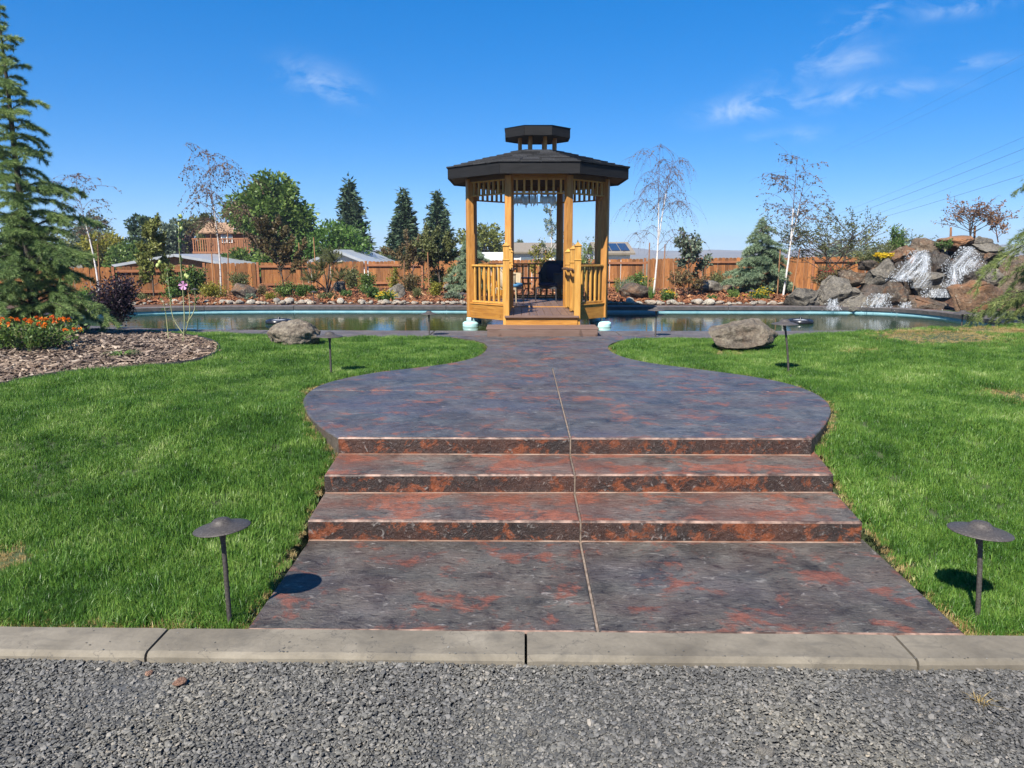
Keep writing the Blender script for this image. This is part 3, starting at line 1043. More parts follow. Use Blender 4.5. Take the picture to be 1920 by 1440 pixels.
# entry bridge from the deck
YF, YB = -3.45, -1.42
EW = 0.615
nbd = 9
for i in range(nbd):
    x0 = -EW + 2 * EW * i / nbd; x1 = -EW + 2 * EW * (i + 1) / nbd
    box('floor_board', gaz, ((x0 + x1) / 2, (YF + YB) / 2, FLOOR - 0.030), (x1 - x0 - 0.006, YB - YF - 0.05, 0.03), M_compboard, bev=0.003)
box('nosing_board', gaz, (0, YF - 0.005, FLOOR - 0.032), (2 * EW + 0.03, 0.10, 0.034), M_composite)
box('bridge_fascia', gaz, (0, YF + 0.01, 0.575), (2 * EW - 0.01, 0.045, 0.145), W_light if False else W_stain_x)
box('bridge_frame', gaz, (0, (YF + YB) / 2 + 0.05, 0.56), (2 * EW - 0.06, YB - YF - 0.16, 0.14), M_soffit)


def newel(x, y, w, top, base):
    box('newel_post', gaz, (x, y, (base + top - 0.06) / 2), (w, w, top - 0.06 - base), W_light, bev=0.005)
    box('newel_band', gaz, (x, y, top - 0.29), (w + 0.022, w + 0.022, 0.022), W_light, bev=0.006)
    box('newel_collar', gaz, (x, y, top - 0.055), (w + 0.026, w + 0.026, 0.024), W_light, bev=0.006)
    V = [(-w / 2, -w / 2, 0), (w / 2, -w / 2, 0), (w / 2, w / 2, 0), (-w / 2, w / 2, 0), (0, 0, 0.055), (0, 0, 0.055)]
    bm = bmesh.new(); vs = [bm.verts.new(v) for v in V[:5]]
    for f in ((0, 1, 4), (1, 2, 4), (2, 3, 4), (3, 0, 4)): bm.faces.new([vs[i] for i in f])
    me = bpy.data.meshes.new('cap'); bm.to_mesh(me); bm.free()
    new_obj('newel_cap', me, W_light, gaz, (x, y, top - 0.043))


for sgn in (-1, 1):
    ys = [YF + 0.06, -2.65, -1.72]
    tops = [1.90, 1.85, 1.80]
    xs = [sgn * (EW - 0.01), sgn * (EW - 0.035), sgn * (EW - 0.06)]
    for x, y, t in zip(xs, ys, tops): newel(x, y, 0.105, t, 0.50 if y == ys[0] else FLOOR)
    for i in range(2):
        a = Vector((xs[i], ys[i] + 0.055, 0)); b = Vector((xs[i + 1], ys[i + 1] - 0.055, 0))
        n = 6
        for q in range(n):
            m = a + (b - a) * ((q + 0.5) / n)
            box('side_picket', gaz, (m.x, m.y, 1.07), (0.03, (b - a).length / n - 0.012, 0.70), W_light, bev=0.003)
        bar('side_rail', gaz, (a.x, a.y, 1.445), (b.x, b.y, 1.43), 0.07, 0.05, W_light)
        bar('handrail', gaz, (a.x - sgn * 0.10, a.y - 0.02, 1.45), (b.x - sgn * 0.10, b.y + 0.02, 1.43), 0.045, 0.045, W_dark, 0.012)
        bar('rail_bracket', gaz, (a.x - sgn * 0.10, a.y + 0.05, 1.44), (a.x - sgn * 0.03, a.y + 0.05, 1.42), 0.03, 0.03, M_iron)
# brown lower step on the deck
st = thing('entry_step', 'low brown composite step box in front of the gazebo bridge', 'step', (gc[0] + 0.04, 16 + YF - 0.28, 0.38), R(0.7))
for i in range(4): box('step_board', st, (0, -0.28 + 0.155 * (i + 0.5) - 0.02, 0.126), (1.84, 0.149, 0.026), M_composite)
box('step_riser', st, (0, -0.292, 0.056), (1.80, 0.03, 0.110), M_composite)
for s in (-1, 1): box('step_side', st, (s * 0.885, 0.0, 0.056), (0.03, 0.55, 0.110), M_composite)

# roof
ZE, ZT, RT = 3.40, 3.80, 0.44
roof = new_obj('roof', None, None, gaz) if False else None
bm = bmesh.new()
lo = [bm.verts.new((*octv(RR - 0.01, k)[:2], ZE - 0.012)) for k in range(8)]
hi = [bm.verts.new((*octv(RT, k)[:2], ZT - 0.012)) for k in range(8)]
for k in range(8): bm.faces.new((lo[k - 1], lo[k], hi[k], hi[k - 1]))
bm.faces.new(hi)
me = bpy.data.meshes.new('roof'); bm.to_mesh(me); bm.free()
roof = new_obj('roof', me, M_shingle, gaz)
bm = bmesh.new()
lo = [bm.verts.new((*octv(RR - 0.03, k)[:2], 3.20)) for k in range(8)]
hi = [bm.verts.new((*octv(0.5, k)[:2], 3.62)) for k in range(8)]
for k in range(8): bm.faces.new((lo[k], lo[k - 1], hi[k - 1], hi[k]))
me = bpy.data.meshes.new('ceiling'); bm.to_mesh(me); bm.free()
new_obj('ceiling', me, M_soffit, gaz)


def fascia(parent, rad, z0, z1, th):
    for k in range(8):
        a, b = octv(rad, k - 1), octv(rad, k); a2, b2 = octv(rad - th, k - 1), octv(rad - th, k)
        ins = (b - a).normalized() * 0.002
        a = a + ins; b = b - ins; a2 = a2 + ins; b2 = b2 - ins
        bm = bmesh.new()
        q = [bm.verts.new((p.x, p.y, z)) for z in (z0, z1) for p in (a, b, b2, a2)]
        for f in ((3, 2, 1, 0), (4, 5, 6, 7), (0, 1, 5, 4), (1, 2, 6, 5), (2, 3, 7, 6), (3, 0, 4, 7)): bm.faces.new([q[i] for i in f])
        me = bpy.data.meshes.new('fascia'); bm.to_mesh(me); bm.free()
        new_obj('fascia', me, M_fascia, parent)


fascia(roof, RR, 3.185, 3.385, 0.04)
rg = random.Random(5)
ncourse = 10
for k in range(8):
    a, b = octv(RR + 0.025, k - 1), octv(RR + 0.025, k)
    a.z = b.z = ZE - 0.004
    c, d = octv(RT, k), octv(RT, k - 1)
    c.z = d.z = ZT
    nrm = (b - a).cross(d - a).normalized()
    for r in range(ncourse):
        t0, t1 = r / ncourse, min(1.0, (r + 1.25) / ncourse)
        l0, r0 = a.lerp(d, t0), b.lerp(c, t0); l1, r1 = a.lerp(d, t1), b.lerp(c, t1)
        w = (r0 - l0).length
        n = max(1, round(w / 0.36))
        cuts = [0.0] + [(i + 1) / n + rg.uniform(-0.12, 0.12) / n for i in range(n - 1)] + [1.0]
        for i in range(n):
            u0, u1 = cuts[i] + (0.004 if i else 0), cuts[i + 1] - (0.004 if i < n - 1 else 0)
            lift = 0.022 + rg.uniform(0, 0.010)
            p = [l0.lerp(r0, u0), l0.lerp(r0, u1), l1.lerp(r1, u1), l1.lerp(r1, u0)]
            bm = bmesh.new()
            up = [bm.verts.new(q + nrm * (lift if j < 2 else 0.002)) for j, q in enumerate(p)]
            dn = [bm.verts.new(q + nrm * (0.002 if j < 2 else 0.0)) for j, q in enumerate(p)]
            bm.faces.new(up)
            for j in range(4): bm.faces.new((up[j], dn[j], dn[(j + 1) % 4], up[(j + 1) % 4]))
            bmesh.ops.recalc_face_normals(bm, faces=bm.faces[:])
            me = bpy.data.meshes.new('shingle'); bm.to_mesh(me); bm.free()
            new_obj('shingle', me, M_shingle, roof)
# cupola
for k in range(8):
    p = octv(0.39, k)
    box('cupola_post', gaz, (p.x, p.y, 3.92), (0.065, 0.065, 0.30), W_post, R(-67.5 + 45 * k))
cup = None
bm = bmesh.new()
lo = [bm.verts.new((*octv(0.735, k)[:2], 4.235)) for k in range(8)]
top = bm.verts.new((0, 0, 4.33))
for k in range(8): bm.faces.new((lo[k - 1], lo[k], top))
bm.faces.new([bm.verts.new((*octv(0.70, k)[:2], 4.06)) for k in range(8)][::-1])
me = bpy.data.meshes.new('cupola_roof'); bm.to_mesh(me); bm.free()
cup = new_obj('cupola_roof', me, M_shingle, gaz)
fascia(cup, 0.72, 4.045, 4.23, 0.035)
# feet in the water
for k in range(8):
    p = octv(RP - 0.03, k)
    ft = new_obj('foot_post', box_mesh(0.05, 0.05, 1.6, 0.004, M_steel), None, gaz, (p.x, p.y, -0.36))
    lathe('foot_float', [(0.0, 0.0), (0.12, 0.0), (0.165, 0.02), (0.175, 0.06), (0.168, 0.075), (0.175, 0.09), (0.165, 0.13), (0.13, 0.15), (0.0, 0.155)],
          24, M_cyan, gaz, (p.x * 1.02, p.y * 1.02, 0.165))
# hanging glass chimes across the entrance
rg = random.Random(11)
for i, (cx, n) in enumerate(((-0.40, 7), (-0.26, 8), (-0.08, 7), (0.12, 9), (0.28, 8))):
    base = gaz.matrix_world
    w = Vector((gc[0] + cx, 16.0 - RP * math.cos(R(22.5)) + 0.14, 2.86))
    ch = thing('wind_chime', ['pale glass wind chime nearest the entrance post by the blue cushion', 'second pale glass wind chime from the blue cushion side',
                              'pale glass wind chime hanging in the middle of the gazebo entrance', 'widest pale glass wind chime, right of the middle of the entrance',
                              'pale glass wind chime nearest the dark armchair side'][i], 'wind chime', w, 0, 'glass wind chimes under the gazebo header')
    box('chime_bar', ch, (0, 0, -0.012), (0.15, 0.03, 0.016), M_steel)
    for q in range(n):
        x = (q / (n - 1) - 0.5) * 0.14
        l = rg.uniform(0.12, 0.22)
        o = lathe('glass_rod', [(0.0, 0.0), (0.011, 0.004), (0.013, l * 0.5), (0.008, l), (0.0, l + 0.002)], 7, M_glass_rod, ch, (x, rg.uniform(-0.02, 0.02), -0.02 - l - rg.uniform(0, 0.03)))

# ---- wicker chairs and small table in the gazebo
M_wick_dark = mottled('dark_wicker', [(0.3, (0.010, 0.010, 0.012)), (0.7, (0.04, 0.038, 0.04))], 40, 0.6, stretch=(1, 1, 4), bump_s=0.8, bump_d=0.008)
M_wick_tan = mottled('tan_wicker', [(0.3, (0.20, 0.15, 0.09)), (0.7, (0.42, 0.34, 0.22))], 40, 0.6, stretch=(1, 1, 4), bump_s=0.8, bump_d=0.008)
M_blue = mottled('blue_cushion_cloth', [(0.3, (0.035, 0.13, 0.25)), (0.7, (0.06, 0.20, 0.36))], 30, 0.85)
M_navy = mottled('navy_cloth', [(0.3, (0.006, 0.009, 0.03)), (0.7, (0.015, 0.02, 0.055))], 30, 0.85)


def cushion(name, parent, c, s, mat):
    bm = bmesh.new()
    bmesh.ops.create_cube(bm, size=1)
    bmesh.ops.subdivide_edges(bm, edges=bm.edges[:], cuts=4, use_grid_fill=True)
    for v in bm.verts:
        r = v.co * 2
        k = 1 - 0.16 * (r.x ** 4 + r.y ** 4 + r.z ** 4 - max(abs(r.x), abs(r.y), abs(r.z)) ** 4)
        v.co = Vector((v.co.x * s[0] * k, v.co.y * s[1] * k, v.co.z * s[2] * k))
    me = bpy.data.meshes.new(name); bm.to_mesh(me); bm.free()
    me.polygons.foreach_set('use_smooth', [True] * len(me.polygons))
    return new_obj(name, me, mat, parent, c)


def chair(label, x, y, rz, mw, mc, tall):
    ca, sa = math.cos(R(0.7)), math.sin(R(0.7))
    t = thing('armchair', label, 'chair', (gc[0] + x * ca - y * sa, 16 + x * sa + y * ca, FLOOR), rz, 'armchairs in the gazebo')
    w = 0.56
    for sx in (-1, 1):
        for sy in (-1, 1):
            tube_obj('leg', [(np.array([[sx * w * 0.46, sy * 0.24, 0], [sx * w * 0.42, sy * 0.22, 0.30]]), 0.014, 0.016)], 8, mw, t)
    # seat tub
    sh = []
    n = 20
    V, F = [], []
    for lvl, (z, sc) in enumerate(((0.28, 0.86), (0.36, 0.97), (0.46, 1.0))):
        for i in range(n):
            a = R(-50) + R(280) * i / (n - 1)
            hgt = 0
            if lvl == 2:
                back = smooth((math.sin(a) + 0.1) / 0.9)
                hgt = float(0.14 + (tall - 0.6) * back)
            V.append((w / 2 * sc * math.cos(a), 0.27 * sc * math.sin(a), z + hgt))
    for l in range(2):
        for i in range(n - 1): F.append((l * n + i, l * n + i + 1, (l + 1) * n + i + 1, (l + 1) * n + i))
    sh = new_obj('tub_back', mesh_np('tub_back', V, F, smooth_shade=True), mw, t)
    md = sh.modifiers.new('thickness', 'SOLIDIFY'); md.thickness = 0.03
    rim = np.array(V[2 * n:3 * n])
    tube_obj('arm_rim', [(rim, 0.018, 0.018)], 6, mw, t)
    box('seat_base', t, (0, 0, 0.29), (w * 0.8, 0.44, 0.05), mw)
    cushion('seat_cushion', t, (0, -0.02, 0.36), (w * 0.84, 0.48, 0.10), mc)
    cushion('back_cushion', t, (0, 0.17, 0.58 + (tall - 0.8) * 0.5), (w * 0.74, 0.09, 0.34 + (tall - 0.8)), mc)
    return t


chair('tan wicker armchair with a blue cushion inside the gazebo', -0.58, -0.05, R(72), M_wick_tan, M_blue, 0.78)
chair('dark wicker armchair with a tall navy back inside the gazebo', 0.33, 0.35, R(-30), M_wick_dark, M_navy, 0.86)
tb = thing('side_table', 'small dark metal table between the gazebo armchairs', 'table', (gc[0] - 0.16, 16.75, FLOOR))
lathe('table_top', [(0, 0.47), (0.24, 0.47), (0.25, 0.48), (0.24, 0.495), (0, 0.495)], 24, M_iron, tb)
for k in range(3):
    a = R(120 * k + 20)
    tube_obj('leg', [(np.array([[0.22 * math.cos(a), 0.22 * math.sin(a), 0], [0.10 * math.cos(a), 0.10 * math.sin(a), 0.25], [0.19 * math.cos(a), 0.19 * math.sin(a), 0.47]]), 0.01, 0.01)], 6, M_iron, tb)

# ================================================================== PATH LIGHTS
def path_light(label, base, top_z, rad, tilt=(0, 0), lean=(0, 0)):
    t = thing('path_light', label, 'path light', base, 0, 'bronze path lights with wide caps')
    h = top_z - base[2] - rad * 0.30
    lx, ly = lean
    tube_obj('stem', [(np.array([[0, 0, -0.12], [lx * 0.5, ly * 0.5, h * 0.5], [lx, ly, h]]), 0.0115, 0.0115)], 14, M_iron, t)
    tube_obj('collar', [(np.array([[lx, ly, h - 0.07], [lx, ly, h]]), 0.013, 0.022)], 14, M_iron, t)
    r = rad
    prof = [(0.004, 0.0), (r * 0.55, -0.002), (r * 0.985, -r * 0.045), (r, -r * 0.03), (r * 0.985, -r * 0.01), (r * 0.75, r * 0.06), (r * 0.50, r * 0.125),
            (r * 0.38, r * 0.17), (r * 0.32, r * 0.25), (r * 0.25, r * 0.31), (r * 0.13, r * 0.345), (0.001, r * 0.355)]
    lathe('cap', prof, 40, M_iron, t, (lx, ly, h - 0.004), (tilt[0], tilt[1], 0))
    return t


def light_at(label, px, py, cap_py, rad, zg=None, tilt=(0, 0), cap_px=None):
    z = 0.0
    for _ in range(4):
        p = on_level(px, py, z)
        z = ter(p[0], p[1]) if zg is None else zg
    p = on_level(px, py, z)
    tz = at_depth(px, cap_py, p[1])[2]
    lx = 0.0
    if cap_px: lx = at_depth(cap_px, cap_py, p[1])[0] - p[0]
    return path_light(label, tuple(p), tz, rad, tilt, (lx, 0))


light_at('bronze path light on the front lawn beside the kerb, its shadow on the walk', 431, 1163, 972, 0.128, 0.0, (R(-2), R(-5)), 415)
light_at('bronze path light on the front lawn with its shadow on grass by the kerb', 1836, 1152, 978, 0.138, 0.0, (R(-2), R(3)), 1840)
light_at('bronze path light beside the rounded boulder, halfway up the lawn', 621, 704, 622, 0.15, tilt=(0, R(1)))
light_at('bronze path light beside the long low boulder, leaning slightly', 1481, 701, 599, 0.15, cap_px=1472)
light_at('bronze path light at the deck edge, gazebo side of the rounded boulder', 805, 632, 583, 0.14, 0.36)
light_at('bronze path light at the deck edge, gazebo side of the long boulder', 1229, 634, 576, 0.14, 0.36)
light_at('bronze path light near the waterfall, half hidden by grass', 1803, 609, 582, 0.15)
light_at('small path light across the pool just left of the gazebo post', 868, 573, 548, 0.13)
light_at('small path light across the pool beside yellow flowers and the blue green cedar', 1408, 569, 543, 0.13)
light_at('thin path light across the pool between the tall boulder and small pine', 589, 571, 545, 0.10)
light_at('short dark path light across the pool by the yellow green ground cover', 367, 572, 540, 0.10)

# ================================================================== BOULDERS AND ROCKS
def stone_material(name, c1, c2, c3, lichen=0.3, scale=2.2, rust=0.0):
    m, nt, b = _nodes(name)
    v = coords(nt, (1, 1, 1))
    a = noise_node(nt, v, scale, 8, 0.65, 0.6)
    col = lerp_ramp(nt, a, [(0.28, c1), (0.5, c2), (0.72, c3)])
    f = noise_node(nt, v, scale * 9, 7, 0.7)
    col = mixc(nt, 0.9, col, lerp_ramp(nt, f, [(0.30, (0.30, 0.27, 0.25)), (0.5, (0.9, 0.9, 0.9)), (0.66, (1.5, 1.5, 1.45))]), 'MULTIPLY')
    if rust:
        r = noise_node(nt, coords(nt, (1, 1, 1.6)), scale * 0.8, 5, 0.6, 0.5)
        col = mixc(nt, lerp_ramp(nt, r, [(0.5, (0, 0, 0)), (0.62, (rust,) * 3)]), col, (0.26, 0.11, 0.04))
    l = noise_node(nt, v, scale * 4.2, 6, 0.7, 0.8)
    col = mixc(nt, lerp_ramp(nt, l, [(0.60 - lichen * 0.2, (0, 0, 0)), (0.68 - lichen * 0.1, (0.7, 0.7, 0.7))]), col, (0.25, 0.215, 0.16))
    col = value_by_random(nt, col, 0.85, 1.15)
    nt.links.new(col, b.inputs['Base Color'])
    b.inputs['Roughness'].default_value = 0.88
    p = bump(nt, b, a, 0.8, 0.10)
    bump(nt, b, f, 0.9, 0.04, p)
    return m


S_brown = stone_material('brown_boulder', (0.0468, 0.0324, 0.0223), (0.0972, 0.0684, 0.0454), (0.1512, 0.1116, 0.0756), 0.4, 2.6, 0.15)
S_grey = stone_material('grey_boulder', (0.05, 0.044, 0.037), (0.115, 0.102, 0.084), (0.20, 0.18, 0.148), 0.4, 2.6)
S_rust = stone_material('rust_boulder', (0.0682, 0.0372, 0.0217), (0.1364, 0.0775, 0.0434), (0.1984, 0.124, 0.0744), 0.2, 1.8, 0.6)
S_lawn = stone_material('lawn_boulder', (0.075, 0.058, 0.043), (0.17, 0.138, 0.10), (0.27, 0.23, 0.17), 0.4, 3.2, 0.1)
S_dark = stone_material('wet_dark_rock', (0.0154, 0.0126, 0.0105), (0.0385, 0.0322, 0.0266), (0.077, 0.0644, 0.0525), 0.15, 2.6, 0.1)
S_dark.node_tree.nodes['Principled BSDF'].inputs['Roughness'].default_value = 0.45
S_mid = stone_material('brown_rock', (0.0263, 0.0195, 0.015), (0.0638, 0.0473, 0.0345), (0.12, 0.09, 0.0638), 0.25, 3.0, 0.35)


def boulder(label, x0, x1, y0, y1, Y, mat, seed, name='boulder', group=None, depth=0.8, sink=0.06, sub=4, rough=0.17, cuts=7, rotz=0.0, tilt=0.0, **rk):
    c = at_depth((x0 + x1) / 2, y1, Y)
    w = (x1 - x0) / FPX * Y * 1.02
    h = (at_depth((x0 + x1) / 2, y0, Y)[2] - c[2])
    k = 1 + sink
    me = rock_mesh(seed, (w, w * depth, h * k), sub, rough, cuts, mat=mat, **rk)
    o = new_obj(name, me, None, None, (c[0], Y, c[2] - h * sink), (0, tilt, rotz))
    return tag(o, label, 'rock', group)


boulder('rounded brown boulder with a split flank on the lawn beside the pool deck', 503, 603, 597, 655, 10.75, S_lawn, 3, depth=0.85, sub=5, cuts=3, rough=0.2)
boulder('long low mottled boulder on the lawn near the waterfall side', 1320, 1451, 597, 655, 10.6, S_lawn, 21, depth=0.7, sub=5, cuts=11, rough=0.14, lo_cut=0.45, sharp=40)
boulder('tall dark brown boulder in the far bed in front of the fence', 436, 484, 530, 568, 21.3, S_mid, 8)
boulder('rounded pale boulder beside yellow flowers in the far bed', 722, 761, 531, 562, 21.5, S_grey, 9)
boulder('small pale boulder behind the dwarf pine', 626, 648, 527, 548, 24, S_grey, 10, depth=0.9)
boulder('flat grey boulder under the cedar next to the gazebo', 832, 858, 531, 547, 24, S_grey, 12)
boulder('wedge shaped brown boulder in the far bed right of the gazebo', 1160, 1218, 529, 562, 21.5, S_mid, 14)
boulder('smooth pale oval boulder behind the bronze light, before the fence', 1304, 1354, 525, 548, 24, S_grey, 15, cuts=3, rough=0.08)
boulder('small tan boulder beside the blue green cedar', 1352, 1380, 532, 549, 24.5, S_brown, 16)
G = 'waterfall rocks'
for lab, x0, x1, y0, y1, Y, mt, sd in (
        ('big rounded rust and tan boulder at the foot of the waterfall', 1775, 1863, 526, 590, 17.9, S_rust, 31),
        ('long flat reddish slab under the lower ledge of the waterfall', 1697, 1780, 556, 586, 18.9, S_mid, 32),
        ('overhanging dark rock with a black hollow beside the cascade', 1652, 1708, 525, 576, 19.05, S_mid, 33),
        ('mossy tan rock between the two streams of the waterfall', 1700, 1780, 508, 558, 19.4, S_grey, 34),
        ('black wet rock high between the two streams', 1728, 1786, 468, 515, 19.9, S_dark, 35),
        ('flat brown capstone at the top of the waterfall, left end', 1704, 1770, 447, 472, 20.2, S_brown, 36),
        ('flat rust capstone at the top of the waterfall, middle', 1764, 1832, 443, 464, 20.3, S_rust, 37),
        ('pale flat slab at the right end of the top of the waterfall', 1826, 1860, 444, 462, 20.3, S_grey, 38),
        ('pair of stacked grey slabs below the right end capstone', 1820, 1876, 456, 476, 20.1, S_grey, 39),
        ('grey slab under the stacked slabs at the waterfall', 1826, 1880, 470, 494, 20.0, S_mid, 40),
        ('orange brown rock beside the yellow flowers above the waterfall', 1670, 1714, 462, 491, 20.1, S_rust, 41),
        ('broad grey rock left of the left stream', 1620, 1680, 486, 537, 19.7, S_grey, 42),
        ('brown block left of the broad grey rock', 1573, 1624, 507, 538, 19.9, S_brown, 43),
        ('large grey angular rock at the left of the waterfall pile', 1531, 1586, 518, 566, 19.6, S_grey, 44),
        ('long brown rock at the pool edge, left end of the waterfall pile', 1472, 1536, 541, 578, 19.5, S_grey, 45),
        ('dark flat rock at the water, below the broad grey rock', 1566, 1642, 550, 579, 19.3, S_grey, 46),
        ('small pale slab stacked above the dark flat rock', 1580, 1612, 541, 557, 19.6, S_grey, 47),
        ('thin dark slab at the left shoulder of the waterfall', 1612, 1646, 489, 503, 19.9, S_mid, 48),
        ('dark hollow rock under the right stream', 1800, 1846, 490, 535, 19.75, S_dark, 49),
        ('tan slanting rock right of the right stream', 1834, 1882, 505, 540, 19.4, S_grey, 50),
        ('dark rock filling the gap under the left stream', 1668, 1736, 492, 545, 19.85, S_dark, 51),
        ('dark rock filling the gap beneath the broad grey rock', 1600, 1664, 524, 570, 19.7, S_dark, 52),
        ('dark wet rock behind the right stream near the top', 1776, 1848, 466, 520, 20.15, S_dark, 53),
        ('brown rock half hidden behind the cedar at the waterfall', 1866, 1925, 480, 560, 19.3, S_brown, 54)):
    dp = 1.0 if mt is S_dark else 0.75
    boulder(lab, x0 - 3, x1 + 3, y0 - 2, y1 + 2, Y, mt, sd, 'waterfall_rock', G, depth=dp, sink=0.22, sub=4, rough=0.15, cuts=18, lo_cut=0.34, sharp=26)

# ---- falling water
def water_sheet_material(name, lo, hi, su, sv):
    m, nt, b = _nodes(name)
    N, L = nt.nodes.new, nt.links.new
    at = N('ShaderNodeAttribute'); at.attribute_name = 'flow'
    mp = N('ShaderNodeMapping'); mp.inputs['Scale'].default_value = (su, sv, 1)
    L(at.outputs['Vector'], mp.inputs[0])
    f = noise_node(nt, mp.outputs[0], 1.0, 7, 0.68, 0.9)
    sp = N('ShaderNodeSeparateXYZ'); L(at.outputs['Vector'], sp.inputs[0])
    mr = N('ShaderNodeMapRange'); mr.interpolation_type = 'SMOOTHSTEP'
    mr.inputs['From Min'].default_value = lo; mr.inputs['From Max'].default_value = hi
    L(f, mr.inputs['Value'])
    mu = N('ShaderNodeMath'); mu.operation = 'MULTIPLY'
    L(mr.outputs[0], mu.inputs[0]); L(sp.outputs['Z'], mu.inputs[1])
    b.inputs['Base Color'].default_value = (0.62, 0.66, 0.70, 1)
    b.inputs['Roughness'].default_value = 0.6
    b.inputs['Specular IOR Level'].default_value = 0.2
    L(mu.outputs[0], b.inputs['Alpha'])
    return m


M_sheet = [water_sheet_material('falling_water_a', 0.42, 0.82, 15, 1.5), water_sheet_material('falling_water_b', 0.49, 0.82, 34, 3.4)]
M_foam = plain('water_spray', (0.62, 0.66, 0.70), 0.3)


def fall(label, rows, n, seed, drops=200):
    drops = int(drops * 1.8)
    """rows: (x0, x1, py, Y) across the stream from its lip down; thin broken sheets of water and spray"""
    rng = np.random.default_rng(seed)
    root = thing('waterfall', label, 'waterfall', tuple(at_depth((rows[-1][0] + rows[-1][1]) / 2, rows[-1][2], rows[-1][3])), 0, 'streams of the waterfall')
    o0 = np.array(root.location)
    A = catmull(np.array([at_depth(r[0], r[2], r[3]) for r in rows]), 8, False)
    B = catmull(np.array([at_depth(r[1], r[2], r[3]) for r in rows]), 8, False)
    m = len(A); nu = 20
    for lay in range(3):
        V, FL = [], []
        ph = rng.uniform(0, 50)
        ln = 0.0
        for i in range(m):
            if i: ln += np.linalg.norm((A[i] + B[i]) / 2 - (A[i - 1] + B[i - 1]) / 2)
            w = np.linalg.norm(B[i] - A[i])
            for j in range(nu + 1):
                u = j / nu
                p = A[i] * (1 - u) + B[i] * u
                # the sheet bulges over the stones beneath
                p = p + np.array([0, -0.05 * lay - 0.06 * noise.noise(Vector((p[0] * 5 + ph, p[2] * 5, lay))) - 0.02, 0])
                edge = min(1.0, 3.2 * min(u, 1 - u)) * min(1.0, 0.25 + i / 4) * min(1.0, 0.35 + (m - 1 - i) / 5) * (1.0 if lay < 2 else 0.8)
                V.append(p - o0); FL.append((u * max(w, 0.35) + ph, ln + ph, edge))
        F = [(i * (nu + 1) + j, i * (nu + 1) + j + 1, (i + 1) * (nu + 1) + j + 1, (i + 1) * (nu + 1) + j) for i in range(m - 1) for j in range(nu)]
        me = mesh_np('water_sheet', V, F, smooth_shade=True)
        me.attributes.new('flow', 'FLOAT_VECTOR', 'POINT').data.foreach_set('vector', np.array(FL, np.float32).ravel())
        new_obj('water_sheet', me, M_sheet[lay % 2], root)
    k = rng.integers(0, len(rows) - 1, drops); t = rng.random(drops); u = rng.random(drops)
    R0 = np.array([rows[i] for i in k]); R1 = np.array([rows[i + 1] for i in k])
    Q = R0 + (R1 - R0) * t[:, None]
    D = np.array([at_depth(q[0] + (q[1] - q[0]) * (uu * 1.3 - 0.15), q[2], q[3] - 0.05 - rng.random() * 0.2) for q, uu in zip(Q, u)]) - o0
    v0 = np.array([[1, 1, 1], [-1, -1, 1], [-1, 1, -1], [1, -1, -1]]) * 0.6
    rr = 0.003 + 0.009 * rng.random(drops) ** 2
    VV = (D[:, None, :] + v0[None] * rr[:, None, None] * np.array([1, 1, 2.2])).reshape(-1, 3)
    FF = (np.arange(drops)[:, None, None] * 4 + np.array([[0, 1, 2], [0, 3, 1], [0, 2, 3], [1, 3, 2]])[None]).reshape(-1, 3)
    s = new_obj('spray', mesh_np('spray', VV, FF), M_foam, root)
    s['kind'] = 'stuff'


fall('white stream falling over the left side of the waterfall', [(1714, 1738, 469, 19.95), (1700, 1740, 485, 19.55), (1682, 1738, 506, 19.35), (1664, 1704, 528, 18.95)], 130, 1, 420)
fall('broad white stream falling over the right side of the waterfall', [(1804, 1822, 462, 20.0), (1790, 1832, 478, 19.6), (1772, 1840, 498, 19.4), (1772, 1804, 518, 19.15), (1766, 1796, 540, 18.9)], 190, 2, 620)
fall('thin drizzle of water in front of the mossy tan rock', [(1728, 1742, 474, 19.5), (1722, 1744, 510, 19.1), (1700, 1744, 540, 18.95)], 34, 3, 60)
fall('wide low curtain of water over the lower ledge', [(1733, 1782, 541, 18.9), (1733, 1780, 558, 18.75)], 70, 4, 260)
fall('small white cascade beside the overhanging dark rock', [(1636, 1672, 550, 18.95), (1628, 1664, 564, 18.85), (1620, 1668, 577, 18.75)], 60, 5, 200)
fall('white splash where water spills over the pool wall near the overhang', [(1690, 1706, 566, 18.8), (1684, 1708, 577, 18.7), (1678, 1708, 588, 18.62)], 60, 6, 120)
fall('white splash at the pool below the long reddish slab', [(1738, 1764, 581, 18.3), (1732, 1770, 588, 18.2), (1728, 1774, 594, 18.1)], 60, 7, 120)
fall('tiny trickle at the left end of the waterfall pile', [(1556, 1568, 560, 19.1), (1550, 1572, 570, 19.0), (1545, 1578, 582, 18.75)], 40, 8, 60)

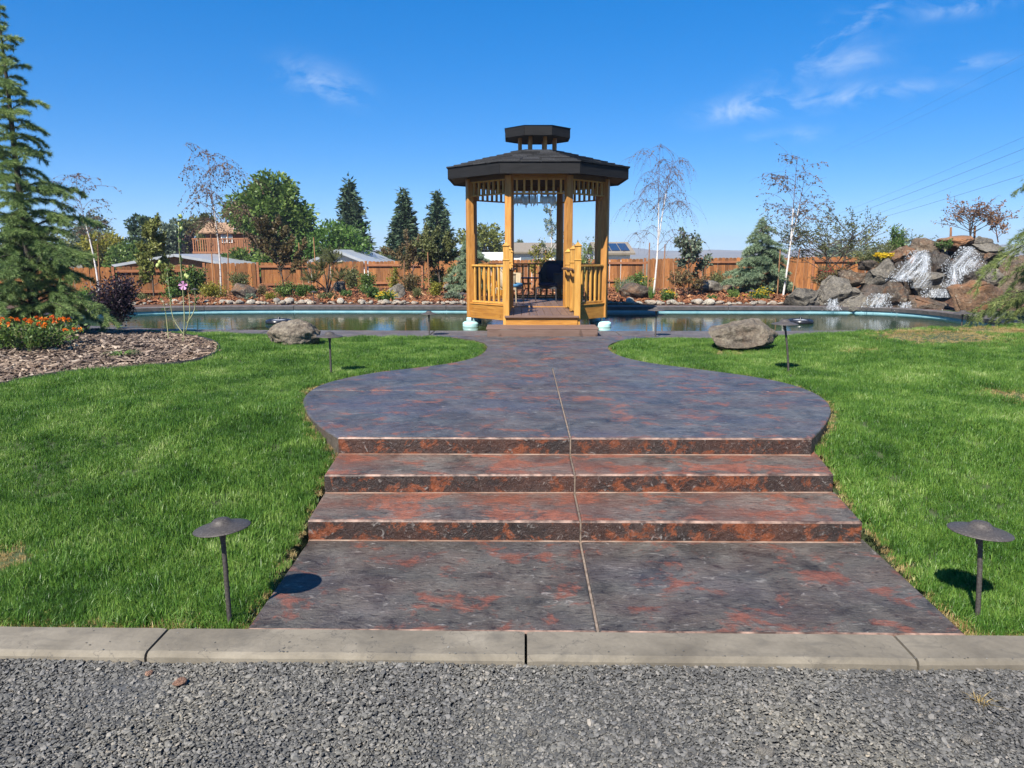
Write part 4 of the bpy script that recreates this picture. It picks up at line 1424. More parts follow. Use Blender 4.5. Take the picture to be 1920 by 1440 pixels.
# ---- river rocks along the far coping (each its own object, alike)
M_river = [stone_material('river_rock_%d' % i, tuple(x * 0.7 for x in c), c, tuple(min(1, x * 1.3) for x in c), 0.2, 4.0) for i, c in
           enumerate(((0.52, 0.47, 0.38), (0.43, 0.38, 0.31), (0.55, 0.45, 0.35)))]
river_me = [rock_mesh(200 + i, (1, 0.8, 0.55), 2, 0.10, 4, mat=M_river[i % 3]) for i in range(9)]
rg = random.Random(77)
for i in range(305):
    px = rg.uniform(215, 1480)
    x = (px - 985) / FPX * 19.6
    if -0.4 < x < 1.0 and rg.random() < 0.6: continue
    s = rg.choice((0.09, 0.11, 0.13, 0.15, 0.18, 0.25)) * rg.uniform(0.8, 1.2)
    y = 19.50 + rg.random() * 0.42 + 0.0
    if x < -6: y -= 0.02 * (x + 6) ** 2
    o = new_obj('river_rock', river_me[rg.randrange(9)], None, None, (x, y, 0.375 - s * 0.06 + rg.random() * 0.02), (rg.uniform(-0.2, 0.2), rg.uniform(-0.2, 0.2), rg.uniform(0, 6.3)))
    o.scale = (s, s * rg.uniform(0.7, 1.1), s * rg.uniform(0.7, 1.2))
    tag(o, 'pale river rock lying in the border along the far pool edge', 'rock', 'river rocks along the far pool edge')

# ---- floating things in the pool
M_black = plain('black_plastic', (0.015, 0.015, 0.018), 0.25)
M_grey = plain('grey_plastic', (0.35, 0.36, 0.38), 0.3)
for px, lab in ((523, 'dark round float with a grey top on the water behind the rounded boulder'), (1500, 'dark round float with a grey top on the water before the waterfall')):
    p = on_level(px, 606, WATER_Z)
    t = thing('pool_float', lab, 'pool float', tuple(p), 0.3, 'floats on the pool')
    a = np.linspace(0, 2 * np.pi, 25)
    lathe('float_ring', [(0.20, -0.02), (0.25, -0.02), (0.285, 0.02), (0.28, 0.06), (0.24, 0.085), (0.20, 0.07), (0.19, 0.02), (0.20, -0.02)], 28, M_black, t)
    lathe('float_deck', [(0.0, 0.085), (0.08, 0.085), (0.12, 0.075), (0.17, 0.065), (0.21, 0.05), (0.215, 0.0)], 28, M_grey, t)
    lathe('nozzle', [(0.03, 0.08), (0.028, 0.13), (0.0, 0.135)], 12, M_black, t)


# ================================================================== VEGETATION
B_brown = mottled('brown_bark', [(0.3, (0.045, 0.032, 0.024)), (0.7, (0.13, 0.10, 0.075))], 8, 0.9, stretch=(3, 3, 0.6), bump_s=0.7, bump_d=0.02)
B_dark = mottled('dark_bark', [(0.3, (0.022, 0.017, 0.014)), (0.7, (0.06, 0.048, 0.04))], 8, 0.9, stretch=(3, 3, 0.6), bump_s=0.7, bump_d=0.02)
B_twig = mottled('red_brown_twig', [(0.3, (0.07, 0.035, 0.028)), (0.7, (0.16, 0.09, 0.075))], 8, 0.8)
B_birch = mottled('white_birch_bark', [(0.30, (0.10, 0.085, 0.075)), (0.40, (0.50, 0.46, 0.42)), (0.7, (0.68, 0.64, 0.60))], 7, 0.7, stretch=(1, 1, 4), bump_s=0.3)
B_green = mottled('green_stem', [(0.3, (0.16, 0.17, 0.07)), (0.7, (0.30, 0.29, 0.15))], 9, 0.7)
B_stake = wood('stake_wood', (0.16, 0.07, 0.03), (0.27, 0.13, 0.06), (0.36, 0.20, 0.10), 0.75)
L_cedar = leaf_material('cedar_needles', [(0.1, (0.045, 0.085, 0.032)), (0.4, (0.14, 0.225, 0.075)), (0.7, (0.28, 0.37, 0.12)), (0.95, (0.44, 0.5, 0.18))], 0.55, 0.3, 1.6)
L_goldcedar = leaf_material('golden_cedar_needles', [(0.1, (0.06, 0.09, 0.025)), (0.4, (0.15, 0.21, 0.06)), (0.7, (0.28, 0.33, 0.1)), (0.95, (0.42, 0.44, 0.17))], 0.55, 0.35, 1.2)
L_bluecedar = leaf_material('blue_cedar_needles', [(0.1, (0.07, 0.12, 0.07)), (0.4, (0.17, 0.25, 0.145)), (0.7, (0.3, 0.37, 0.22)), (0.95, (0.42, 0.47, 0.3))], 0.55, 0.3, 1.2)
L_spruce = leaf_material('dark_spruce_needles', [(0.1, (0.015, 0.032, 0.017)), (0.5, (0.046, 0.082, 0.04)), (0.9, (0.11, 0.15, 0.072))], 0.6, 0.15, 0.8)
L_green = leaf_material('green_leaves', [(0.1, (0.032, 0.068, 0.015)), (0.5, (0.1, 0.17, 0.035)), (0.9, (0.24, 0.31, 0.08))], 0.45, 0.35, 0.7)
L_bright = leaf_material('bright_green_leaves', [(0.1, (0.03, 0.075, 0.012)), (0.5, (0.085, 0.17, 0.030)), (0.9, (0.20, 0.30, 0.08))], 0.45, 0.4, 0.8)
L_olive = leaf_material('olive_leaves', [(0.1, (0.0425, 0.0544, 0.0204)), (0.5, (0.1105, 0.1275, 0.0442)), (0.9, (0.255, 0.255, 0.0935))], 0.5, 0.35, 0.8)
L_lime = leaf_material('lime_leaves', [(0.1, (0.07, 0.085, 0.02)), (0.5, (0.17, 0.19, 0.045)), (0.9, (0.34, 0.35, 0.11))], 0.5, 0.4, 1.5)
L_gold = leaf_material('yellow_green_leaves', [(0.1, (0.0875, 0.0938, 0.0125)), (0.5, (0.2375, 0.225, 0.0312)), (0.9, (0.45, 0.4125, 0.075))], 0.5, 0.4, 0.9)
L_brown = leaf_material('brown_autumn_leaves', [(0.1, (0.09, 0.045, 0.022)), (0.5, (0.22, 0.11, 0.055)), (0.9, (0.36, 0.21, 0.11))], 0.6, 0.35, 1.2)
L_redgreen = leaf_material('bronze_green_leaves', [(0.1, (0.05, 0.048, 0.02)), (0.45, (0.13, 0.11, 0.045)), (0.75, (0.19, 0.12, 0.06)), (0.95, (0.27, 0.21, 0.09))], 0.5, 0.35, 1.5)
L_grey = leaf_material('grey_green_leaves', [(0.1, (0.05, 0.07, 0.045)), (0.5, (0.13, 0.17, 0.11)), (0.9, (0.26, 0.31, 0.21))], 0.5, 0.3, 1.5)
L_purple = leaf_material('purple_leaves', [(0.1, (0.010, 0.006, 0.010)), (0.5, (0.028, 0.018, 0.028)), (0.9, (0.065, 0.04, 0.055))], 0.5, 0.25, 2.0)
L_birch = leaf_material('birch_leaves', [(0.1, (0.048, 0.048, 0.024)), (0.5, (0.12, 0.078, 0.042)), (0.9, (0.24, 0.156, 0.084))], 0.5, 0.3, 1.2)
L_fresh = leaf_material('fresh_leaves', [(0.1, (0.03, 0.07, 0.015)), (0.5, (0.08, 0.15, 0.035)), (0.9, (0.17, 0.26, 0.07))], 0.4, 0.35, 3)
P_yellow = leaf_material('yellow_petals', [(0.1, (0.55, 0.36, 0.01)), (0.9, (0.80, 0.62, 0.04))], 0.6, 0.3, 3)
P_orange = leaf_material('orange_petals', [(0.1, (0.62, 0.07, 0.015)), (0.5, (0.75, 0.17, 0.02)), (0.9, (0.82, 0.38, 0.03))], 0.6, 0.25, 3)
P_pink = leaf_material('pink_petals', [(0.1, (0.55, 0.20, 0.42)), (0.9, (0.75, 0.42, 0.64))], 0.6, 0.35, 3)
P_lime = leaf_material('lime_buds', [(0.1, (0.35, 0.42, 0.10)), (0.9, (0.60, 0.64, 0.28))], 0.6, 0.35, 3)
P_red = leaf_material('red_buds', [(0.1, (0.25, 0.02, 0.02)), (0.9, (0.45, 0.06, 0.05))], 0.6, 0.35, 3)


def polyline(rng, p, d, L, n=5, bend=0.15, up=0.0):
    d = unit(np.asarray(d, float)); pts = [np.asarray(p, float)]
    for i in range(n):
        d = unit(d + rng.normal(0, bend, 3) + np.array([0, 0, up / n]))
        pts.append(pts[-1] + d * L / n)
    return np.array(pts)


def side_dir(rng, d, ang, az=None):
    """a direction that leaves d at an angle"""
    d = unit(np.asarray(d, float))
    q = rng.normal(size=3); q -= d * (q @ d); q = unit(q)
    return unit(d * math.cos(ang) + q * math.sin(ang))


def grow(rng, p, d, L, r, depth, out, tips, split=3, ang=0.7, bend=0.12, up=0.25, shrink=0.62, t0=0.35):
    P = polyline(rng, p, d, L, 5, bend, up)
    out.append((P, r, r * 0.55))
    if depth == 0:
        tips.append(P); return
    for k in range(split):
        t = t0 + (1 - t0) * (k + rng.random()) / split
        i = min(len(P) - 2, int(t * (len(P) - 1))); f = t * (len(P) - 1) - i
        q = P[i] * (1 - f) + P[i + 1] * f
        dd = side_dir(rng, P[i + 1] - P[i], ang * rng.uniform(0.6, 1.3))
        grow(rng, q, dd, L * shrink * rng.uniform(0.75, 1.2), max(r * 0.55, 0.003), depth - 1, out, tips, split, ang, bend, up, shrink, t0)
    tips.append(P[-2:])


def leaves_on(rng, tips, n, ln, wd, jitter=0.05, down=0.2, out_bias=0.5):
    A = np.concatenate([t[:-1] for t in tips]); B = np.concatenate([t[1:] for t in tips])
    w = np.linalg.norm(B - A, axis=1); i = rng.choice(len(A), n, p=w / w.sum())
    t = rng.random((n, 1))
    P = A[i] * (1 - t) + B[i] * t + rng.normal(0, jitter, (n, 3))
    D = unit(unit(B[i] - A[i]) * out_bias + rng.normal(0, 0.6, (n, 3)) + np.array([0, 0, -down]))
    return kites(P, D, ln, wd, rng, 0.08)


def plant(name, label, cat, base, wood_polys, bark, parts, sides=6, group=None, rotz=0.0):
    """trunk + crown (+ blossom ...) under one Empty; parts = [(name, (V,F,rnd), material)]"""
    t = thing(name, label, cat, tuple(base), rotz, group)
    if wood_polys:
        V, F = tubes(wood_polys, sides)
        new_obj('trunk' if cat == 'tree' else 'stems', mesh_np('trunk', V, F, smooth_shade=True), bark, t)
    for nm, (V, F, rn), m in parts:
        new_obj(nm, mesh_np(nm, V, F, rn), m, t)
    return t


def spot(px, Y, z=None):
    """standing place at depth Y below pixel column px"""
    x = at_depth(px, 540, Y)[0]
    return np.array([x, Y, ter(x, Y) if z is None else z])


def top_h(px, py, Y, base): return at_depth(px, py, Y)[2] - base[2]


def deodar(seed, H, R, n_br, n_needle, nl, nw, droop=0.55, rise=0.35, first=0.05, profile=None, trunk_r=0.06, lat=0.34, arc=None, ragged=0.0, bias=1.0):
    rng = np.random.default_rng(seed)
    lean = rng.normal(0, 0.012, 2) * H
    zs = np.linspace(0, H, 12)
    trunk = np.stack([lean[0] * (zs / H) ** 2 + 0.01 * np.sin(zs * 2), lean[1] * (zs / H) ** 2, zs], 1)
    out = [(trunk, trunk_r, 0.006)]
    br = [(trunk[-3:], 0.01, 0.005)]
    for i in range(n_br):
        t = first + (0.985 - first) * ((i + rng.random()) / n_br) ** bias
        z = H * t
        prof = (1 - t) ** 0.8 if profile is None else profile(t)
        L = max(0.08 * R, R * prof * rng.uniform(0.65 - ragged, 1.12 + ragged * 0.5))
        az = i * 2.39996 + rng.normal(0, 0.25)
        if arc is not None: az = arc[0] + (arc[1] - arc[0]) * rng.random()
        n = 9
        s = np.linspace(0, 1, n)
        up = rise * rng.uniform(0.6, 1.4); dr = droop * rng.uniform(0.6, 1.4)
        r = L * s
        zz = z + L * (up * s - dr * s ** 2.2)
        k = rng.normal(0, 0.12)
        x = np.cos(az + k * s) * r; y = np.sin(az + k * s) * r
        P = np.stack([x + np.interp(z, zs, trunk[:, 0]), y, zz], 1)
        out.append((P, max(0.004, trunk_r * 0.28 * (1 - t)), 0.002))
        br.append((P, 0, 0))
        nlat = int(5 + 8 * min(1.0, L / 1.2))
        for q in range(nlat):
            u = 0.15 + 0.8 * (q + rng.random()) / nlat
            f = u * (n - 1); j = min(n - 2, int(f)); f -= j
            p = P[j] * (1 - f) + P[j + 1] * f
            T = unit(P[j + 1] - P[j])
            sd = np.cross(T, [0, 0, 1.0]); sd = unit(sd) * (1 if q % 2 else -1)
            dd = unit(T * 0.75 + sd * rng.uniform(0.5, 1.0) + np.array([0, 0, rng.uniform(-0.25, 0.1)]))
            ll = L * lat * (1.15 - u * 0.75) * rng.uniform(0.6, 1.2)
            Q = polyline(rng, p, dd, ll, 4, 0.06, -0.6 * droop)
            br.append((Q, 0, 0))
            out.append((Q, 0.003, 0.0012))
            if L > 0.7:
                for w in range(2):
                    Q2 = polyline(rng, Q[1 + w], unit(dd + rng.normal(0, 0.55, 3)), ll * 0.4, 3, 0.08, -0.8 * droop)
                    br.append((Q2, 0, 0))
    nd = needles_on(br, n_needle, nl, nw, rng, 0.75, 0.65, 0.05, 0.5)
    return out, nd


def spruce(seed, H, R, levels, per, kite_n, ln, wd):
    """dense dark cone with a ragged outline"""
    rng = np.random.default_rng(seed)
    out = [(np.array([[0, 0, 0], [0.02, 0, H * 0.5], [0, 0.02, H]]), 0.02 * H + 0.03, 0.01)]
    seg = []
    for i in range(levels):
        t = (i + 0.3) / levels
        z = H * (0.02 + 0.97 * t)
        L0 = R * ((1 - t) ** 0.92) * (1 + 0.10 * math.sin(i * 1.7)) + 0.02 * R
        for k in range(max(4, int(per * (1 - 0.55 * t)))):
            az = rng.random() * 6.283
            L = L0 * rng.uniform(0.6, 1.13)
            d = np.array([math.cos(az), math.sin(az), rng.uniform(-0.1, 0.30)])
            P = polyline(rng, [0, 0, z + rng.normal(0, H * 0.012)], d, L, 4, 0.07, -0.1 + 0.35 * rng.random())
            seg.append(P[1:])
            if k % 2 == 0: out.append((P, 0.012 * R, 0.003))
    V, F, rn = leaves_on(rng, seg, kite_n, ln, wd, 0.05 * R, 0.15, 0.9)
    return out, (V, F, rn)


def crown_clumps(rng, C0, rad, n_clump, cr, per, ln, wd, flat=0.85, fill=0.55):
    """foliage as many leaf clumps in an uneven ellipsoid"""
    C0 = np.asarray(C0); rad = np.asarray(rad)
    parts = []
    cs = []
    for i in range(n_clump):
        d = unit(rng.normal(size=3)); rr = rng.uniform(fill, 1.0) ** 0.5
        c = C0 + d * rad * rr * rng.uniform(0.82, 1.1)
        cs.append(c)
        r = cr * rng.uniform(0.6, 1.35)
        q = unit(rng.normal(size=(per, 3))) * (rng.uniform(0.25, 1.0, (per, 1)) ** 0.5) * r
        q[:, 2] *= flat
        D = unit(q + unit(c - C0) * r * 0.5 + rng.normal(0, 0.5 * r, (per, 3)) + np.array([0, 0, -0.2 * r]))
        parts.append(kites(c + q, D, ln, wd, rng, 0.05))
    V, F, rn = join_np(parts)
    return (V, F, rn), cs


def big_tree(seed, H, rad, c_h, n_clump, cr, per, ln, wd, trunk_r, lobes=None):
    rng = np.random.default_rng(seed)
    out = [(polyline(rng, [0, 0, 0], [0, 0, 1], c_h * 1.1, 5, 0.05), trunk_r, trunk_r * 0.5)]
    if lobes is None: lobes = [((0, 0, c_h), rad, 1.0)]
    parts, cs = [], []
    for c, r, share in lobes:
        pt, cc = crown_clumps(rng, c, r, max(4, int(n_clump * share)), cr, per, ln, wd)
        parts.append(pt); cs += cc
    for c in cs[::2]:
        m = np.array([c[0] * 0.3, c[1] * 0.3, c[2] * 0.55])
        out.append((np.array([[0, 0, c_h * 0.45], m, c * 0.97]), trunk_r * 0.3, trunk_r * 0.05))
    return out, join_np(parts)


def birch(seed, H, limbs, weep, n_twig, n_leaf, leaf_len, r0=0.035, fork=None, spread=0.22, crown_from=0.35, lean=0.0):
    rng = np.random.default_rng(seed)
    out, twigs = [], []
    trunks = [np.stack([lean * (np.linspace(0, 1, 9)) ** 1.3 * H + 0.012 * H * np.sin(np.linspace(0, 5, 9)), 0.01 * H * np.cos(np.linspace(0, 4, 9)), np.linspace(0, H * 0.93, 9)], 1)]
    out.append((trunks[0][:6], r0, r0 * 0.5)); out.append((trunks[0][5:], r0 * 0.39, 0.003))
    if fork:
        h, ang, L = fork
        i = h * 8; b = trunks[0][int(i)]
        f = polyline(rng, b, [math.sin(ang), 0.1, math.cos(ang)], L * H, 7, 0.05, 0.3)
        out.append((f[:5], r0 * 0.6, r0 * 0.41)); out.append((f[4:], r0 * 0.39, 0.003)); trunks.append(f)
    tops = []
    for i in range(limbs):
        tr = trunks[i % len(trunks)]
        u = crown_from + (0.98 - crown_from) * (i + rng.random()) / limbs if len(trunks) == 1 or i % 2 == 0 else 0.25 + 0.7 * rng.random()
        f = u * (len(tr) - 1); j = min(len(tr) - 2, int(f)); f -= j
        p = tr[j] * (1 - f) + tr[j + 1] * f
        az = i * 2.4 + rng.normal(0, 0.4)
        L = H * spread * rng.uniform(0.6, 1.3) * (1.15 - 0.5 * u)
        # the limb rises, then arches over
        s = np.linspace(0, 1, 8)
        el = rng.uniform(0.55, 0.95)
        rr = L * s; zz = L * (el * 1.5 * s - weep * 1.25 * s ** 2.4)
        P = np.stack([p[0] + np.cos(az) * rr, p[1] + np.sin(az) * rr, p[2] + zz], 1) + rng.normal(0, 0.008 * H * 0.3, (8, 3))
        out.append((P, max(0.004, r0 * 0.28 * (1.2 - u)), 0.0022)); tops.append(P)
    for i in range(n_twig):
        P = tops[rng.integers(len(tops))]
        f = (0.25 + 0.75 * rng.random()) * 7; j = min(6, int(f)); f -= j
        p = P[j] * (1 - f) + P[j + 1] * f
        d = unit(np.array([rng.normal(0, 0.6), rng.normal(0, 0.6), 0.3 - weep * 0.4]))
        L = H * rng.uniform(0.05, 0.17) * (0.6 + weep)
        Q = polyline(rng, p, d, L, 6, 0.08, -2.2 * weep)
        twigs.append((Q, 0.0032, 0.0016))
    tips = [q[0] for q in twigs]
    lv = leaves_on(rng, tips, n_leaf, leaf_len, leaf_len * 0.7, 0.01, 0.6)
    return out, twigs, lv


def put_birch(label, px, Y, top_py, seed, bark=B_birch, leaf=L_birch, **kw):
    b = spot(px, Y)
    H = top_h(px, top_py, Y, b)
    o, tw, lv = birch(seed, H, **kw)
    t = thing('birch_tree', label, 'tree', tuple(b), 0, 'young birches beyond the pool')
    V, F = tubes(o[:1] + [q for q in o[1:] if q[1] > r_cut(kw)], 8)
    new_obj('trunk', mesh_np('trunk', V, F, smooth_shade=True), bark, t)
    rest = [q for q in o[1:] if q[1] <= r_cut(kw)] + tw
    V, F = tubes(rest, 3)
    new_obj('twigs', mesh_np('twigs', V, F), B_twig, t)
    new_obj('crown', mesh_np('crown', *lv), leaf, t)
    return t


def r_cut(kw): return kw.get('r0', 0.035) * 0.4


# ---- the two near cedars
b = np.array([*at_depth(66, 600, 10.9)[:2], 0]); b[2] = ter(b[0], b[1]) - 0.02
H = top_h(20, 50, 10.9, b) * 1.09
prof = lambda t: (1.05 - 0.35 * t) * (1 - t) ** 0.62 if t > 0.06 else 0.9
o, nd = deodar(4, H, 1.10, 160, 380000, 0.065, 0.0050, 0.62, 0.55, 0.03, prof, 0.075, 0.42, None, 0.30, 1.25)
plant('cedar_tree', 'tall blue green cedar with feathery branches over the orange flowers', 'tree', b, o, B_dark, [('crown', nd, L_cedar)], 6)
b = np.array([*at_depth(2095, 600, 12.4)[:2], 0]); b[2] = ter(b[0], b[1]) - 0.02
prof = lambda t: (1 - t) ** 0.6
o, nd = deodar(8, 5.0, 2.6, 150, 430000, 0.07, 0.0062, 0.80, 0.45, 0.04, prof, 0.08, 0.34)
plant('cedar_tree', 'drooping yellow green cedar at the waterfall, partly cut off by the picture edge', 'tree', b, o, B_dark, [('crown', nd, L_goldcedar)], 6)

# ---- cedars across the pool
for lab, px, Y, ty, hw, seed, n in (('pale blue green cedar standing before the fence near the waterfall birch', 1425, 23.5, 408, 64, 41, 70000),
                                    ('pale feathery cedar close to the gazebo, fence behind it', 884, 23.5, 430, 44, 42, 42000)):
    b = spot(px, Y); H = top_h(px, ty, Y, b)
    o, nd = deodar(seed, H, hw / FPX * Y * 1.3, 84, int(n * 1.5), 0.10, 0.013, 0.42, 0.34, 0.04, None, 0.04, 0.36)
    plant('cedar_tree', lab, 'tree', b, o, B_brown, [('crown', nd, L_bluecedar)], 5, 'cedars across the pool')

# ---- birches
put_birch('thin white birch with few pinkish leaves beside the tall cedar', 183, 21.5, 312, 51, limbs=20, weep=0.55, n_twig=150, n_leaf=900, leaf_len=0.05, r0=0.032, spread=0.24, lean=-0.07, crown_from=0.45)
put_birch('weeping birch with brown leaves and bent top, before the tree house', 412, 22.5, 262, 52, limbs=26, weep=0.75, n_twig=240, n_leaf=2200, leaf_len=0.055, r0=0.032, spread=0.27, crown_from=0.40)
put_birch('bare weeping birch with two tall stems between stakes', 1226, 22.5, 250, 53, limbs=34, weep=0.80, n_twig=330, n_leaf=900, leaf_len=0.045, r0=0.032, fork=(0.40, 0.16, 0.52), spread=0.22, crown_from=0.30, lean=0.02)
put_birch('white birch with sparse dark leaves leaning between stakes by the waterfall', 1470, 22.5, 268, 54, limbs=24, weep=0.45, n_twig=210, n_leaf=1100, leaf_len=0.06, r0=0.034, fork=(0.42, 0.24, 0.46), spread=0.22, crown_from=0.35, lean=0.045)


# ---- stakes
def stake(label, x0, y0, x1, y1, Y, w=0.035):
    a = at_depth(x0, y0, Y); c = at_depth(x1, y1, Y)
    g = ter(a[0], a[1]) - 0.1
    a = np.array([a[0], Y, min(a[2], g)])
    o = tube_obj('tree_stake', [(np.array([a, (a + c) / 2, c]), w * 0.55, w * 0.5)], 8, B_stake)
    d = Vector(a); o.data.transform(Matrix.Translation(-d)); o.location = d
    tag(o, label, 'stake', 'stakes beside young trees')


for lab, x0, y0, x1, y1, Y in (
        ('leaning stake on the left of the weeping birch by the tree house', 400, 545, 395, 435, 22.4), ('straight stake on the right of the weeping birch by the tree house', 428, 550, 427, 432, 22.3),
        ('stake on the left of the bare weeping birch', 1215, 530, 1218, 455, 22.4), ('stake on the right of the bare weeping birch', 1244, 533, 1247, 458, 22.4),
        ('stake on the left of the leaning birch by the waterfall', 1458, 540, 1463, 468, 22.6), ('stake on the right of the leaning birch by the waterfall', 1485, 542, 1500, 465, 22.6),
        ('slanted stake on the left of the grey leaved sapling', 1269, 545, 1262, 492, 22), ('slanted stake on the right of the grey leaved sapling', 1315, 535, 1322, 478, 22.5),
        ('orange stake beside the dwarf pine', 569, 534, 560, 455, 24), ('second orange stake near the dwarf pine', 594, 540, 588, 445, 24),
        ('stake between the brown tree and the olive tree', 804, 530, 802, 473, 24), ('stake left of the brown staked tree', 757, 545, 758, 488, 24),
        ('thin dark stake beside the leaning pinkish birch', 188, 560, 183, 458, 22), ('stake showing behind the gazebo entrance', 1024, 540, 1023, 470, 24),
        ('thick wooden post above the waterfall, left one', 1783, 470, 1783, 426, 21.5), ('thick wooden post above the waterfall, right one', 1828, 470, 1828, 423, 21.5)):
    stake(lab, x0, y0, x1, y1, Y, 0.06 if 'thick' in lab else 0.035)


# ---- saplings and small trees
def sapling(name, label, px, Y, top_py, seed, leaf, bark, n_leaf, ln, spread=0.35, limbs=6, depth=2, r=0.03, trunk_to=0.95, first=0.3, up=0.35, cat='tree', split=3, group=None, base=None, multi=1, wd=0.6, down=0.2):
    rng = np.random.default_rng(seed)
    b = spot(px, Y) if base is None else np.asarray(base, float)
    H = top_h(px, top_py, Y, b)
    out, tips = [], []
    for m in range(multi):
        d = np.array([rng.normal(0, 0.06 if multi == 1 else 0.3), rng.normal(0, 0.06 if multi == 1 else 0.3), 1.0])
        T = polyline(rng, [0, 0, -0.03], d, H * trunk_to * (0.8 if multi == 1 else rng.uniform(0.6, 0.95)), 7, 0.05, 0.15)
        out.append((T, r, r * 0.25)); tips.append(T[-3:])
        for i in range(limbs):
            u = first + (0.97 - first) * (i + rng.random()) / limbs
            f = u * 7; j = min(6, int(f)); f -= j
            p = T[j] * (1 - f) + T[j + 1] * f
            az = i * 2.4 + rng.normal(0, 0.3)
            L = H * spread * (1.15 - 0.65 * u) * rng.uniform(0.7, 1.2)
            dd = np.array([math.cos(az), math.sin(az), rng.uniform(0.45, 1.0)])
            grow(rng, p, dd, L, r * 0.4, depth - 1, out, tips, split, 0.65, 0.12, up, 0.6)
    lv = leaves_on(rng, tips, n_leaf, ln, ln * wd, ln * 0.45, down)
    # match the height that was surveyed
    top = lv[0][:, 2].max(); k = H / max(top, 0.1)
    lv = (lv[0] * np.array([1, 1, k]), lv[1], lv[2]); out = [(P * np.array([1, 1, k]), a, c) for P, a, c in out]
    return plant(name, label, cat, b, out, bark, [('crown' if cat == 'tree' else 'foliage', lv, leaf)], 5, group)


sapling('young_tree', 'tall leafy columnar sapling before the fence beside the dark purple shrub', 288, 22.5, 396, 61, L_lime, B_brown, 4200, 0.10, 0.20, 12, 2, 0.03, first=0.18)
sapling('young_tree', 'bushy bronze and green sapling in front of the big green tree', 534, 24, 400, 62, L_redgreen, B_brown, 7000, 0.08, 0.34, 12, 2, 0.028, first=0.15)
sapling('young_tree', 'reddish brown half bare tree in front of the twin dark spruces', 772, 24.5, 425, 63, L_redgreen, B_twig, 4600, 0.075, 0.36, 12, 3, 0.03, first=0.22)
sapling('young_tree', 'olive leaved staked tree in front of the twin dark spruces', 826, 24.5, 415, 64, L_olive, B_brown, 6500, 0.085, 0.34, 12, 2, 0.03, first=0.2)
sapling('young_tree', 'slim pale trunked tree seen through the gazebo', 1036, 24.5, 375, 65, L_grey, B_birch, 900, 0.07, 0.16, 14, 2, 0.028, first=0.25)
sapling('young_tree', 'small yellow green tree seen through the gazebo near the chairs', 1012, 24, 455, 66, L_gold, B_brown, 700, 0.075, 0.35, 8, 2, 0.022, first=0.3)
sapling('young_tree', 'grey green leaved sapling between slanted stakes before the fence', 1292, 22.5, 424, 67, L_grey, B_brown, 1700, 0.11, 0.30, 10, 2, 0.025, first=0.35)
sapling('shrub', 'reddish green low shrub around the foot of the grey leaved sapling', 1286, 22.3, 497, 68, L_redgreen, B_brown, 2200, 0.06, 0.5, 7, 2, 0.015, first=0.15, cat='shrub', multi=3)
sapling('young_tree', 'wide airy tree with fine leaves left of the waterfall', 1565, 23.5, 372, 69, L_olive, B_brown, 4200, 0.075, 0.62, 10, 3, 0.035, first=0.30, multi=3, up=0.2)
sapling('shrub', 'dark red green shrub under the wide airy tree', 1553, 22.2, 492, 70, L_redgreen, B_brown, 4200, 0.05, 0.55, 8, 2, 0.015, first=0.12, cat='shrub', multi=4)
zt = 1.55
bb = at_depth(1820, 446, 21.3)
sapling('young_tree', 'brown leaved small tree on top of the waterfall rocks', 1818, 21.3, 356, 71, L_brown, B_brown, 1300, 0.07, 0.75, 10, 2, 0.022, first=0.2, base=bb, multi=3, up=0.15)
bb = at_depth(1872, 452, 21.0)
sapling('shrub', 'reddish twiggy shrub right of the brown leaved tree on the rocks', 1872, 21.0, 392, 72, L_brown, B_twig, 420, 0.06, 0.40, 7, 2, 0.018, first=0.2, cat='shrub', base=bb, multi=2)
bb = at_depth(1684, 478, 20.9)
sapling('shrub', 'upright bright green shrub behind the orange brown rock', 1685, 20.9, 420, 73, L_fresh, B_green, 900, 0.06, 0.20, 9, 2, 0.014, first=0.1, cat='shrub', base=bb, multi=3)
bb = at_depth(1772, 470, 19.7)
sapling('shrub', 'small green plant growing between the two streams', 1772, 19.7, 446, 74, L_fresh, B_green, 520, 0.05, 0.6, 6, 2, 0.01, first=0.1, cat='shrub', base=bb, multi=3)
# dwarf pine: tufts of needles on bent stems
def dwarf_pine(label, px, Y, seed, tops):
    rng = np.random.default_rng(seed)
    b = spot(px, Y)
    out, seg = [], []
    for k, (tx, ty) in enumerate(tops):
        p = at_depth(tx, ty, Y) - b
        q = np.array([[0, 0, -0.05], [p[0] * 0.4 + 0.05, rng.normal(0, 0.1), p[2] * 0.5], [p[0], rng.normal(0, 0.15), p[2] * 0.9]])
        out.append((catmull(q, 4, False), 0.03, 0.012))
        for w in range(26):
            d = np.array([rng.normal(0, 1), rng.normal(0, 1), rng.uniform(-0.1, 0.8)])
            P = polyline(rng, q[-1] * rng.uniform(0.8, 1.03), d, rng.uniform(0.15, 0.5), 3, 0.1, 0.5)
            seg.append((P, 0, 0)); out.append((P, 0.006, 0.003))
    nd = needles_on(seg, 9000, 0.11, 0.010, rng, 0.7, 0.8, -0.1, 1.0)
    plant('dwarf_pine', label, 'tree', b, out, B_dark, [('crown', nd, L_olive)], 5)


dwarf_pine('dwarf pine with tufted pads in front of the white gable house', 612, 23, 81, [(600, 492), (628, 478), (640, 515), (590, 520), (615, 470)])

